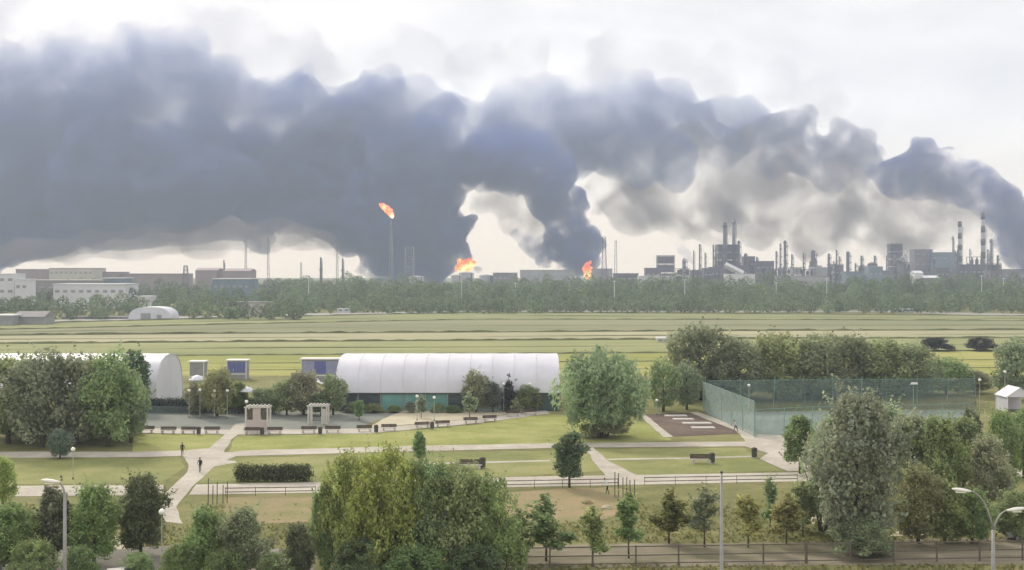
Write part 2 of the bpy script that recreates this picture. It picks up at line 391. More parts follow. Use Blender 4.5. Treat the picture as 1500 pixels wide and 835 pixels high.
M['blue_panel'] = mat('blue_panel', (0.12, 0.14, 0.34), 0.5, 0.15, 0.5)
M['violet_panel'] = mat('violet_panel', (0.28, 0.29, 0.44), 0.5, 0.15, 0.5)
M['grey_panel'] = mat('grey_panel', (0.28, 0.29, 0.29), 0.6, 0.15, 0.5)
M['steel'] = mat('galvanised_steel', (0.28, 0.285, 0.28), 0.5, 0.12, 1.5, metal=0.25)
M['dark_metal'] = mat('dark_metal', (0.07, 0.075, 0.07), 0.6, 0.2, 1.5)
M['rail'] = mat('weathered_fence_paint', (0.12, 0.105, 0.085), 0.75, 0.25, 1.5)
M['wood'] = mat('bench_wood', (0.075, 0.05, 0.038), 0.7, 0.25, 3.0)
M['concrete'] = mat('pale_concrete', (0.50, 0.48, 0.45), 0.9, 0.1, 0.8, bump=0.1)
M['pergola_paint'] = mat('pergola_paint', (0.56, 0.55, 0.52), 0.7, 0.1, 0.6)
M['lamp_glass'] = mat('opal_lamp_glass', (0.82, 0.82, 0.78), 0.3, 0.03, 1.0)
M['green_pole'] = mat('pale_green_pole', (0.36, 0.42, 0.37), 0.6, 0.1, 1.0)
M['teal_post'] = mat('teal_post', (0.22, 0.36, 0.32), 0.6, 0.1, 1.0)
M['far_white'] = mat('far_white_wall', (0.62, 0.63, 0.66), 0.8, 0.07, 0.05)
M['far_cream'] = mat('far_cream_wall', (0.50, 0.48, 0.42), 0.8, 0.1, 0.05)
M['far_brown'] = mat('far_brown_wall', (0.30, 0.25, 0.26), 0.85, 0.15, 0.04)
M['far_roof'] = mat('far_roof', (0.26, 0.25, 0.25), 0.85, 0.15, 0.05)
M['far_dark'] = mat('refinery_dark_steel', (0.11, 0.105, 0.13), 0.8, 0.3, 0.08)
M['far_grey'] = mat('refinery_grey_steel', (0.19, 0.185, 0.21), 0.75, 0.3, 0.06)
M['far_pale'] = mat('refinery_pale_steel', (0.34, 0.345, 0.36), 0.7, 0.2, 0.06)
M['far_blue'] = mat('refinery_blue_cladding', (0.17, 0.22, 0.27), 0.7, 0.2, 0.06)
M['soot_band'] = mat('chimney_dark_band', (0.09, 0.075, 0.08), 0.85, 0.2, 0.1)
M['window_far'] = mat('far_window', (0.27, 0.275, 0.30), 0.3, 0.2, 0.1, spec=0.5)
M['skin'] = mat('skin', (0.45, 0.28, 0.20), 0.6, 0.08, 8)
M['black_cloth'] = mat('black_clothing', (0.025, 0.026, 0.03), 0.85, 0.3, 8)
M['blue_cloth'] = mat('navy_clothing', (0.03, 0.035, 0.055), 0.85, 0.3, 8)
M['white_cloth'] = mat('white_clothing', (0.62, 0.68, 0.68), 0.8, 0.08, 8)
M['hair'] = mat('dark_hair', (0.03, 0.022, 0.016), 0.7, 0.3, 10)
M['fire'] = glow_mat('fire', [(0.55, 0.07, 0.015), (0.95, 0.22, 0.03), (1.0, 0.62, 0.22)], 1.35, 0.09)
M['flare'] = glow_mat('flare_fire', [(1.0, 0.12, 0.03), (1.0, 0.30, 0.07), (1.0, 0.8, 0.45)], 1.4, 0.08)
M['car_white'] = mat('pale_car_paint', (0.55, 0.54, 0.52), 0.3, 0.03, 0.5, spec=0.5)
M['car_grey'] = mat('grey_car_paint', (0.22, 0.23, 0.24), 0.3, 0.05, 0.5, spec=0.5)
M['tyre'] = mat('tyre_rubber', (0.02, 0.02, 0.02), 0.9, 0.2, 4)
M['red_lamp'] = mat('red_lamp_plastic', (0.35, 0.02, 0.02), 0.3, 0.1, 2)
def net_mat(name, col, cover):
    """fine netting: threads cover part of the area, the rest is open"""
    m, n, l, b = new_mat(name)
    t = n.new('ShaderNodeTexCoord'); a = n.new('ShaderNodeTexNoise'); a.inputs['Scale'].default_value = 0.5; a.inputs['Detail'].default_value = 5
    l.new(t.outputs['Object'], a.inputs['Vector'])
    r = n.new('ShaderNodeMapRange'); r.inputs['From Min'].default_value = 0.3; r.inputs['From Max'].default_value = 0.7
    r.inputs['To Min'].default_value = cover - 0.1; r.inputs['To Max'].default_value = cover + 0.1
    l.new(a.outputs['Fac'], r.inputs['Value']); l.new(r.outputs['Result'], b.inputs['Alpha'])
    b.inputs['Base Color'].default_value = (*col, 1); b.inputs['Roughness'].default_value = 0.9
    return m
M['net'] = net_mat('teal_netting', (0.34, 0.43, 0.40), 0.40)
M['thin_net'] = net_mat('thin_grey_netting', (0.17, 0.22, 0.20), 0.16)
M['dark_net'] = net_mat('blue_green_netting', (0.16, 0.22, 0.205), 0.28)

# ================================================================== GROUND
def tess(poly):
    """subdivide long edges so that a far-reaching sheet stays well behaved"""
    return poly
def sheet(name, pix, z, m, kind='structure'):
    raw = [G(x, y) for x, y in pix]; pts = []
    step = 2.5 if min(p.y for p in raw) < 230 else 30          # hand-worn edges: short runs nudged sideways
    for a, b_ in zip(raw, raw[1:] + raw[:1]):
        e = b_ - a; k_ = max(1, min(60, int(e.length / step))); q = Vector((-e.y, e.x, 0)).normalized()
        for i in range(k_):
            p_ = a.lerp(b_, i / k_); w_ = (0.28 if step < 5 else 0.8) * mnoise.noise(p_ * (0.5 if step < 5 else .05))
            pts.append(p_ + q * (w_ if i else 0))
    me = bpy.data.meshes.new(name)
    me.from_pydata([(p.x, p.y, 0.0) for p in pts], [], [tuple(range(len(pts)))])
    if me.polygons[0].normal.z < 0: me.flip_normals()
    me.materials.append(m); o = link(name, me, None, (0, 0, z)); tag(o, kind=kind); return o
def kerbed(name, pix, z, m): return sheet(name, pix, z, m)

def build_ground():
    g = ground_mat('rough_grass', (0.13, 0.14, 0.055), (0.18, 0.18, 0.075), (0.24, 0.23, 0.105), 0.03, 0.3, 2.2)
    MB().add([(-4000, -60, 0), (4000, -60, 0), (4000, 4400, 0), (-4000, 4400, 0)], [(0, 1, 2, 3)]).obj('ground', g)['kind'] = 'structure'
    # strips of the big field, each its own sward
    X0, XM, X1 = -250, 700, 1750
    def line(y0, ym, y1): return [(X0, y0 + (y0 - ym) * 0.2), (0, y0), (350, (y0 + ym) / 2 - 0.6), (XM, ym), (1100, (ym + y1) / 2 - 0.5), (1500, y1), (X1, y1 + (y1 - ym) * 0.2)]
    E = [line(475, 457.5, 463), line(483, 468, 470), line(491.5, 487, 483.5), line(504, 499, 495), line(523, 519, 513.5), line(551, 551, 551)]
    fm = [ground_mat('field_sward', (0.175, 0.20, 0.09), (0.225, 0.24, 0.11), (0.275, 0.28, 0.14), 0.012, 0.10, 1.0, (0.35, 1.3, 1)),
          ground_mat('field_sward', (0.18, 0.195, 0.105), (0.22, 0.225, 0.13), (0.26, 0.26, 0.15), 0.012, 0.10, 1.0, (0.35, 1.3, 1)),
          ground_mat('field_stubble', (0.26, 0.265, 0.15), (0.32, 0.31, 0.19), (0.37, 0.35, 0.22), 0.012, 0.10, 1.0, (0.35, 1.3, 1)),
          ground_mat('field_sward', (0.20, 0.225, 0.095), (0.25, 0.265, 0.12), (0.30, 0.305, 0.15), 0.012, 0.10, 1.0, (0.35, 1.3, 1)),
          ground_mat('field_meadow', (0.22, 0.245, 0.07), (0.29, 0.295, 0.09), (0.35, 0.335, 0.125), 0.012, 0.10, 1.0, (0.35, 1.3, 1))]
    for i in range(5):
        sheet('field', E[i] + E[i + 1][::-1], 0.02, fm[i])
    # unmown ridges between the strips
    rm = ground_mat('unmown_grass', (0.07, 0.08, 0.03), (0.10, 0.11, 0.045), (0.13, 0.13, 0.06), 0.05, 0.3, 2)
    for i, hgt in ((0, 0.6), (1, 0.55), (2, 0.75), (3, 0.65), (4, 0.4)):
        vs_, fs = [], []
        pts = [G(x, y) for x, y in E[i]]
        dense = []
        for a, b in zip(pts, pts[1:]):
            for k in range(24): dense.append(a.lerp(b, k / 24))
        rr = random.Random(i)
        for k, p in enumerate(dense):
            h = hgt * (0.5 + 0.8 * rr.random()); wd = 1.0 + rr.random() * 1.4
            vs_ += [(p.x, p.y - wd, 0.0), (p.x, p.y, h), (p.x, p.y + wd, 0.0)]
            if k:
                b0 = (k - 1) * 3; fs += [(b0, b0 + 3, b0 + 4, b0 + 1), (b0 + 1, b0 + 4, b0 + 5, b0 + 2)]
        tag(MB().add(vs_, fs).obj('tall_grass', rm), kind='stuff')
    sheet('road', [(-250, 475.5), (0, 470.5), (250, 464), (430, 459.5), (700, 455), (1290, 455), (1500, 460), (1750, 467), (1750, 470), (1500, 463.5), (1290, 457.3), (700, 457.3), (430, 462.5), (250, 467.5), (0, 474.5), (-250, 480)],
          0.03, mat('gravel_track', (0.33, 0.33, 0.31), 0.95, 0.12, 0.08))
    for i, (ya, ym, yb, hgt) in enumerate(((479, 462.5, 466.5, .5), (487, 477, 476.5, .45), (497.5, 493, 489.5, .4), (513, 508.5, 504, .45), (534, 531, 527, .3), (544, 541, 539, .3))):
        pts = [G(x, y) for x, y in line(ya, ym, yb)]; rr = random.Random(50 + i); V_, F_ = [], []; k_ = 0
        for a, b in zip(pts, pts[1:]):
            for q in range(24):
                p = a.lerp(b, q / 24); h = hgt * max(0.02, 0.5 + mnoise.noise(Vector((p.x * .012, i * 9.1, 0))) * 1.5) * .65; wd = .6 + rr.random() * 1.1
                V_ += [(p.x, p.y - wd, 0.0), (p.x, p.y, h), (p.x, p.y + wd, 0.0)]
                if k_: b0 = (k_ - 1) * 3; F_ += [(b0, b0 + 3, b0 + 4, b0 + 1), (b0 + 1, b0 + 4, b0 + 5, b0 + 2)]
                k_ += 1
        tag(MB().add(V_, F_).obj('tall_grass', rm), kind='stuff')
    # park lawns: brighter mown grass
    lawn = ground_mat('mown_lawn', (0.20, 0.225, 0.06), (0.265, 0.285, 0.095), (0.33, 0.33, 0.13), 0.05, 0.25, 2.0)
    lawn2 = ground_mat('dry_lawn', (0.17, 0.19, 0.07), (0.22, 0.235, 0.092), (0.28, 0.275, 0.12), 0.05, 0.25, 2.0)
    sheet('lawn', [(195, 636), (310, 636), (335, 640), (318, 655), (290, 664), (195, 664)], 0.012, lawn)
    sheet('lawn', [(345, 640), (560, 634), (700, 622), (790, 606), (870, 610), (950, 620), (985, 645), (860, 652), (600, 656), (335, 661)], 0.012, lawn)
    sheet('lawn', [(-250, 668), (262, 672), (272, 684), (235, 708), (-250, 712)], 0.012, lawn2)
    sheet('lawn', [(335, 672), (600, 664), (862, 659), (880, 690), (750, 698), (460, 706), (285, 708), (300, 690)], 0.012, lawn2)
    sheet('lawn', [(872, 658), (1090, 656), (1110, 672), (1150, 690), (900, 697), (884, 680)], 0.012, lawn2)
    # paths
    p = M['path']
    sheet('path', [(-250, 662), (200, 662), (275, 660), (268, 668), (200, 670), (-250, 672)], 0.030, p)
    sheet('path', [(318, 664), (360, 660), (600, 653.5), (830, 649), (1092, 647), (1092, 654), (830, 656), (600, 661.5), (345, 668.5)], 0.030, p)
    sheet('path', [(243, 765), (232, 745), (243, 722), (274, 692), (276, 680), (267, 668), (275, 659.5), (306, 657), (326, 640), (346, 621), (366, 620), (338, 645), (328, 662.5), (345, 669), (318, 681),
                   (303, 694), (287, 708), (270, 728), (258, 743), (268, 768)], 0.036, p)
    sheet('path', [(-250, 713), (240, 711), (240, 726), (-250, 729)], 0.030, p)
    sheet('path', [(287, 710), (460, 706.5), (750, 699), (1170, 692), (1500, 686), (1750, 682), (1750, 694), (1500, 699), (1170, 705.5), (750, 714), (460, 722), (277, 725)], 0.030, p)
    sheet('path', [(856, 655), (868, 655), (892, 676), (935, 697), (888, 698), (876, 685)], 0.038, p)
    sheet('path', [(620, 678.2), (690, 676.8), (806, 674), (806, 676), (690, 679), (620, 680.5)], 0.026, p)
    sheet('path', [(888, 672.2), (1000, 670.5), (1105, 667.5), (1105, 669.5), (1000, 672.6), (892, 674.2)], 0.026, p)
    sheet('path', [(1078, 630), (1100, 636), (1190, 640), (1250, 660), (1250, 687), (1155, 691), (1112, 673), (1125, 664), (1092, 654.5), (1092, 647)], 0.042, p)
    sheet('path', [(300, 672.5), (345, 675.5), (346, 678), (312, 684)], 0.033, p)
    # bench promenade and plaza
    sheet('pavement', [(200, 627), (345, 630), (540, 628), (620, 621), (700, 613), (800, 601), (806, 606), (700, 620), (620, 628), (540, 635.5), (345, 637), (200, 635)], 0.050, p)
    sheet('plaza', [(195, 604), (590, 602), (560, 614), (520, 628), (345, 629.5), (200, 626.5)], 0.020, M['plaza'])
    sheet('sand_court', [(560, 614), (600, 598), (720, 597), (790, 600), (700, 612.5), (620, 620), (540, 627)], 0.024, M['sand'])
    sheet('flower_bed', [(944, 607), (1010, 605), (1088, 635), (985, 640)], 0.030, M['soil'])
    sheet('path', [(1010, 604.5), (1022, 603.5), (1105, 633), (1098, 640), (1089, 635.5)], 0.046, p)
    sheet('path', [(936, 608), (944, 606.5), (986, 640.5), (972, 641)], 0.046, p)
    # bare red earth patches
    sheet('bare_soil', [(332, 729), (400, 726), (462, 727), (470, 745), (450, 765), (380, 768), (325, 752)], 0.022, M['red_soil'])
    sheet('bare_soil', [(742, 722), (820, 716), (905, 714), (935, 724), (925, 748), (880, 764), (800, 768), (745, 756)], 0.022, M['red_soil'])
    # foreground track and car park
    sheet('dirt_track', [(730, 802), (900, 797), (1140, 795), (1500, 786), (1800, 784), (1800, 826), (1300, 828), (900, 832), (730, 838)], 0.025, M['dirt_road'])
    sheet('dirt_track', [(150, 806), (160, 786), (188, 784), (202, 804)], 0.026, M['sand'])
    sheet('road', [(-300, 826), (60, 806), (260, 800), (460, 806), (460, 930), (-300, 930)], 0.018, M['asphalt'])
    sheet('path', [(1180, 745), (1230, 742), (1235, 760), (1190, 768)], 0.020, M['sand'])
    sheet('path', [(1300, 786), (1330, 770), (1380, 768), (1440, 772), (1440, 780)], 0.020, M['sand'])

# ================================================================== TREES
def leaf_cloud(blobs, n, size, seed, droop=0.0, up=0.35, shell=0.55, clump=0.9, gaps=-0.75):
    """many small leaf-sprays spread through a crown made of lobes. blobs: (x,y,z, rx,ry,rz)"""
    r = np.random.default_rng(seed)
    B = np.array(blobs, float)
    vol = (B[:, 3] * B[:, 4] * B[:, 5]) ** 0.75; pick = r.choice(len(B), n, p=vol / vol.sum())
    d = r.normal(size=(n, 3)); d /= np.linalg.norm(d, axis=1)[:, None]
    rad = shell + (1.03 - shell) * r.random(n) ** 0.6
    # twig-scale clustering: pull leaves toward random twig centres
    P = B[pick, :3] + d * B[pick, 3:] * rad[:, None]
    nt_ = max(30, n // 22)
    tw = P[r.choice(n, nt_)]
    who = r.integers(0, nt_, n)
    # nearest of a few candidate twigs
    best = None; bd = None
    for _ in range(5):
        c = r.integers(0, nt_, n); dd = np.linalg.norm(P - tw[c], axis=1)
        if best is None: best, bd = c, dd
        else:
            k = dd < bd; best[k] = c[k]; bd[k] = dd[k]
    k = np.clip(clump * np.exp(-bd / 1.6), 0, 0.75)[:, None]
    P = P * (1 - k) + tw[best] * k + r.normal(size=(n, 3)) * 0.10
    # gaps: whole pockets of the crown stay empty
    ph = r.random(9) * 6.28; w1 = 2 * math.pi / 2.3; w2 = 2 * math.pi / 1.1
    fld = (np.sin(P[:, 0] * w1 + ph[0]) + np.sin(P[:, 1] * w1 + ph[1]) + np.sin(P[:, 2] * w1 + ph[2]) + 0.8 * (np.sin((P[:, 0] + P[:, 2]) * w2 + ph[3]) + np.sin((P[:, 1] - P[:, 0]) * w2 + ph[4]) + np.sin((P[:, 2] + P[:, 1]) * w2 + ph[5])))
    if gaps:
        ok = fld + r.normal(size=n) * 0.35 > gaps
        P, d, pick, best = P[ok], d[ok], pick[ok], best[ok]; n = len(P)
        # shoots: sprays running out past the outline
        ns_ = int(n * 0.16); si = r.choice(n, ns_); q_ = r.integers(0, max(6, n // 70), ns_)
        sid = r.choice(n, max(6, n // 70)); st = r.random(ns_)[:, None]; dirn = d[sid] * 0.8 + np.array([0, 0, 0.75]) + r.normal(size=(len(sid), 3)) * 0.25
        if droop: dirn[:, 2] -= 1.0
        P[si] = P[sid][q_] + dirn[q_] * st * (0.55 + 0.75 * r.random(len(sid)))[q_][:, None] + r.normal(size=(ns_, 3)) * 0.07
        pick[si] = pick[sid][q_]; best[si] = best[sid][q_]; d[si] = d[sid][q_]
    nrm = d + r.normal(size=(n, 3)) * 0.55; nrm[:, 2] += up
    nrm /= np.linalg.norm(nrm, axis=1)[:, None]
    a = np.cross(nrm, r.normal(size=(n, 3))); a /= np.linalg.norm(a, axis=1)[:, None]
    if droop:
        a = a * (1 - droop) + np.array([0, 0, -1.0]) * droop; a /= np.linalg.norm(a, axis=1)[:, None]
    b = np.cross(nrm, a); b /= np.linalg.norm(b, axis=1)[:, None] + 1e-9
    s = size * (0.55 + 0.9 * r.random(n))[:, None]
    la = a * s * (1.0 + 1.6 * droop); lb = b * s * (0.62 - 0.3 * droop)
    # each spray: bent rhombus of two triangles
    mid = nrm * s * 0.18
    V = np.stack([P - la, P - lb + mid, P + la, P + lb + mid], axis=1).reshape(-1, 3)
    tone_b = 0.78 + 0.44 * r.random(len(B)); tone_c = 0.72 + 0.56 * r.random(nt_)                      # per clump
    hue_c = r.normal(size=nt_) * 0.045
    t = tone_c[best] * tone_b[pick] * (0.85 + 0.3 * r.random(n)); h = hue_c[best] + r.normal(size=n) * 0.03
    col = np.stack([t * (1 + h), t, t * (1 - h * 0.8), np.ones(n)], axis=1)
    return V, np.repeat(col, 4, axis=0)
def leaf_mesh(name, V, col):
    n = len(V) // 4
    me = bpy.data.meshes.new(name); me.vertices.add(len(V)); me.vertices.foreach_set('co', V.astype(np.float32).ravel())
    me.loops.add(n * 4); me.loops.foreach_set('vertex_index', np.arange(n * 4, dtype=np.int32))
    me.polygons.add(n); me.polygons.foreach_set('loop_start', np.arange(0, n * 4, 4, dtype=np.int32))
    me.polygons.foreach_set('loop_total', np.full(n, 4, np.int32))
    at = me.color_attributes.new('tone', 'FLOAT_COLOR', 'POINT'); at.data.foreach_set('color', col.astype(np.float32).ravel())
    me.materials.append(LEAF); me.update(calc_edges=True); return me
def trunk_mesh(name, h, r0, limbs, seed, m, lean=0.0):
    rr = random.Random(seed); b = MB()
    pts = [Vector((0, 0, -0.15)), Vector((lean * 0.1, 0.03, h * 0.25)), Vector((lean * 0.4 + rr.uniform(-.1, .1), rr.uniform(-.1, .1), h * 0.55)), Vector((lean, 0, h * 0.88))]
    b.tube(pts, [r0 * 1.25, r0 * 0.9, r0 * 0.62, r0 * 0.12], 8)
    for (z, an, ln, rise) in limbs:
        s = Vector((lean * z * 0.7, 0, h * z)); e = s + Vector((math.cos(an) * ln, math.sin(an) * ln, rise))
        mid = s.lerp(e, 0.5) + Vector((0, 0, -0.08 * ln))
        b.tube([s, mid, e], [r0 * 0.5, r0 * 0.32, r0 * 0.08], 6)
    return b.mesh(name, m, True)

PROTO = {}
def make_protos():
    """unit-ish trees, 10 m tall; crowns of several lobes, trunk with limbs"""
    def lobes_round(seed, wid, z0, z1, n=16, top=0.8, lo=0.16, hi=0.38):
        rr = random.Random(seed); out_ = [(0, 0, (z0 + z1) / 2, wid * 0.55, wid * 0.55, (z1 - z0) * 0.42)]
        for k in range(n):
            t = (k + 0.5) / n; z = z0 + (z1 - z0) * (0.10 + 0.82 * t)
            env = wid * math.sin(math.pi * (0.16 + 0.76 * t)) ** top
            an = k * 2.4 + rr.uniform(-.5, .5); q = env * rr.uniform(0.45, 0.85)
            s = wid * rr.uniform(lo, hi)
            out_.append((math.cos(an) * q, math.sin(an) * q, z, s, s, s * rr.uniform(0.7, 1.0)))
        return out_
    def lobes_cone(seed, wid, z0, z1, n=16):
        rr = random.Random(seed); out_ = []
        for k in range(n):
            t = (k + 0.5) / n; z = z0 + (z1 - z0) * t
            env = wid * (1 - t) ** 0.7 * (0.75 if t < 0.12 else 1)
            an = k * 2.4 + rr.uniform(-.6, .6); q = env * rr.uniform(0.2, 0.6)
            s = max(0.28, env * rr.uniform(0.42, 0.65))
            out_.append((math.cos(an) * q, math.sin(an) * q, z, s, s, s * 1.15))
        return out_
    def lobes_open(seed, wid, z0, z1, n=9):
        """loose young crown: ascending boughs, each carrying a few small lobes"""
        rr = random.Random(seed); out_ = []; zm = z0 + (z1 - z0)
        for k in range(6): out_.append((rr.uniform(-.25, .25), rr.uniform(-.25, .25), z0 + (z1 - z0) * (.25 + .14 * k), wid * (.34 - .035 * k), wid * (.34 - .035 * k), (z1 - z0) * .11))
        for k in range(n):
            t = rr.uniform(0, .75); an = k * 2.4 + rr.uniform(-.5, .5); ln = wid * rr.uniform(.6, 1.05) * (1 - .55 * t)
            zb = z0 + (z1 - z0) * t; rise = (z1 - z0) * rr.uniform(.06, .24)
            for j in (.45, .75, 1.0):
                q = wid * rr.uniform(.20, .34) * (1.1 - .35 * j)
                out_.append((math.cos(an) * ln * j + rr.uniform(-.15, .15), math.sin(an) * ln * j + rr.uniform(-.15, .15), min(z1 - .2, zb + rise * j), q, q, q * rr.uniform(.8, 1.3)))
        return out_
    def limbs(seed, n, ln):
        rr = random.Random(seed); return [(rr.uniform(0.25, 0.65), k * 2.4 + rr.random(), ln * rr.uniform(0.5, 1), ln * rr.uniform(0.4, 0.9)) for k in range(n)]
    def reg(key, blobs, n, size, seed, tr, **kw):
        V, c = leaf_cloud(blobs, n, size, seed, **kw)
        PROTO[key] = (leaf_mesh('crown', V, c), tr)
    reg('round', lobes_round(1, 4.1, 0.5, 10, 30), 15000, 0.175, 1, trunk_mesh('trunk', 10, 0.24, limbs(1, 7, 2.6), 1, M['bark']))
    reg('round2', lobes_round(5, 4.6, 0.3, 10, 38, 0.55), 17000, 0.18, 2, trunk_mesh('trunk', 10, 0.26, limbs(2, 8, 2.9), 2, M['bark'], 0.3))
    reg('oval', lobes_round(9, 2.6, 1.0, 10, 26, 0.7, 0.2, 0.4), 11000, 0.165, 3, trunk_mesh('trunk', 10, 0.17, limbs(3, 7, 1.6), 3, M['bark']))
    reg('young', lobes_open(11, 2.5, 2.0, 10, 11), 6600, 0.20, 4, trunk_mesh('trunk', 10, 0.11, limbs(4, 7, 1.2), 4, M['bark']), shell=0.3)
    reg('young2', lobes_open(15, 2.1, 1.7, 10, 10), 5400, 0.19, 5, trunk_mesh('trunk', 10, 0.10, limbs(5, 7, 1.1), 5, M['bark'], 0.15), shell=0.3)
    reg('cone', lobes_cone(21, 2.4, 0.9, 10, 24), 6500, 0.2, 6, trunk_mesh('trunk', 10, 0.14, limbs(6, 5, 1.0), 6, M['bark']))
    reg('tall', lobes_round(33, 4.0, 0.2, 10.2, 48, 1.0, 0.13, 0.30), 26000, 0.135, 12, trunk_mesh('trunk', 10, 0.2, limbs(9, 9, 2.4), 9, M['bark'], 0.2), shell=0.4)
    # willow: dome of lobes with curtains of hanging shoots
    rr = random.Random(4); wl = [(0, 0, 7.0, 2.6, 2.6, 2.6)]
    for k in range(15):
        an = k * 2.4; q = 3.5 * math.sqrt((k + 1) / 15); z = 9.0 - 0.30 * q * q * 0.5 + rr.uniform(-.7, .4)
        wl.append((math.cos(an) * q, math.sin(an) * q, z - 0.6, 1.35, 1.35, 1.15))
    for k in range(46):
        an = k * 2.4 + rr.uniform(-.3, .3); q = rr.uniform(1.2, 4.75); zt = 8.2 - 0.09 * q * q; zb = rr.uniform(0.2, 1.6) + max(0, q - 3.2) * 1.5 + (0.7 if q < 3 else 0)
        wl.append((math.cos(an) * q, math.sin(an) * q, (zt + zb) / 2, 0.75, 0.75, (zt - zb) / 2))
    V, c = leaf_cloud(wl, 38000, 0.125, 7, droop=0.5, up=0.15)
    PROTO['willow'] = (leaf_mesh('crown', V, c), trunk_mesh('trunk', 10, 0.34, limbs(7, 8, 2.4), 7, M['bark'], 0.3))
    # thicket: foliage down to the ground, several stems
    rr = random.Random(8); bl = []
    for k in range(46):
        an = k * 2.4; q = 4.3 * math.sqrt((k + .5) / 46); zt = 9.4 * math.sqrt(max(0.05, 1 - (q / 5.0) ** 2))
        z = zt * rr.uniform(.25, .9); s = rr.uniform(0.75, 1.6); bl.append((math.cos(an) * q, math.sin(an) * q, max(0.9, z), s, s, s * rr.uniform(.8, 1.15)))
    for k in range(14):
        an = k * 2.4; q = 3.6 * math.sqrt((k + .5) / 14); s = rr.uniform(0.6, 1.05); bl.append((math.cos(an) * q, math.sin(an) * q, 9.2 * math.sqrt(1 - (q / 5.2) ** 2) + rr.uniform(-.5, .4), s, s, s))
    V, c = leaf_cloud(bl, 30000, 0.155, 8, up=0.5)
    tb = MB()
    for k in range(6):
        an = k * 1.05; e = Vector((math.cos(an) * 2.4, math.sin(an) * 2.4, 6.5))
        tb.tube([(math.cos(an) * .4, math.sin(an) * .4, -0.1), e * 0.5 + Vector((0, 0, .4)), e], [0.14, 0.1, 0.03], 6)
    PROTO['thicket'] = (leaf_mesh('crown', V, c), tb.mesh('trunk', M['bark'], True))

_tn = [0]
def tree(name, kind, px, py, top, wpx, col, label, group=None, cat='tree', zbase=0.0):
    """a tree standing where the photograph shows it: base pixel, top row, crown width in pixels"""
    b = G(px, py); d = b.y; h = (py - top) * d / FPX; wd = wpx * d / FPX
    base_w = {'round': 7.8, 'round2': 8.6, 'oval': 5.2, 'young': 3.9, 'young2': 3.5, 'cone': 4.2, 'willow': 10.0, 'tall': 7.6, 'thicket': 10.4}[kind]
    _tn[0] += 1; rr = random.Random(_tn[0] * 13)
    r = empty(name, b, rr.uniform(0, 6.28), label, cat, group)
    cm_, tm = PROTO[kind]
    sx = wd / base_w; sz = h / 10.2
    c = link('crown', cm_, r); c.scale = (sx, sx, sz)
    c.color = (*[max(0.01, v * rr.uniform(0.92, 1.08)) for v in col], 1)
    t = link('trunk', tm, r); t.scale = ((sx + sz) / 2, (sx + sz) / 2, sz)
    return r
GREYG = (0.330, 0.370, 0.235); OLIVE = (0.340, 0.400, 0.200); MIDG = (0.285, 0.365, 0.160); DARKG = (0.185, 0.240, 0.125)
LIGHTG = (0.420, 0.480, 0.170); YELG = (0.42, 0.42, 0.18); BLUEG = (0.24, 0.30, 0.23); WILL = (0.375, 0.42, 0.29); PALEG = (0.385, 0.445, 0.275)
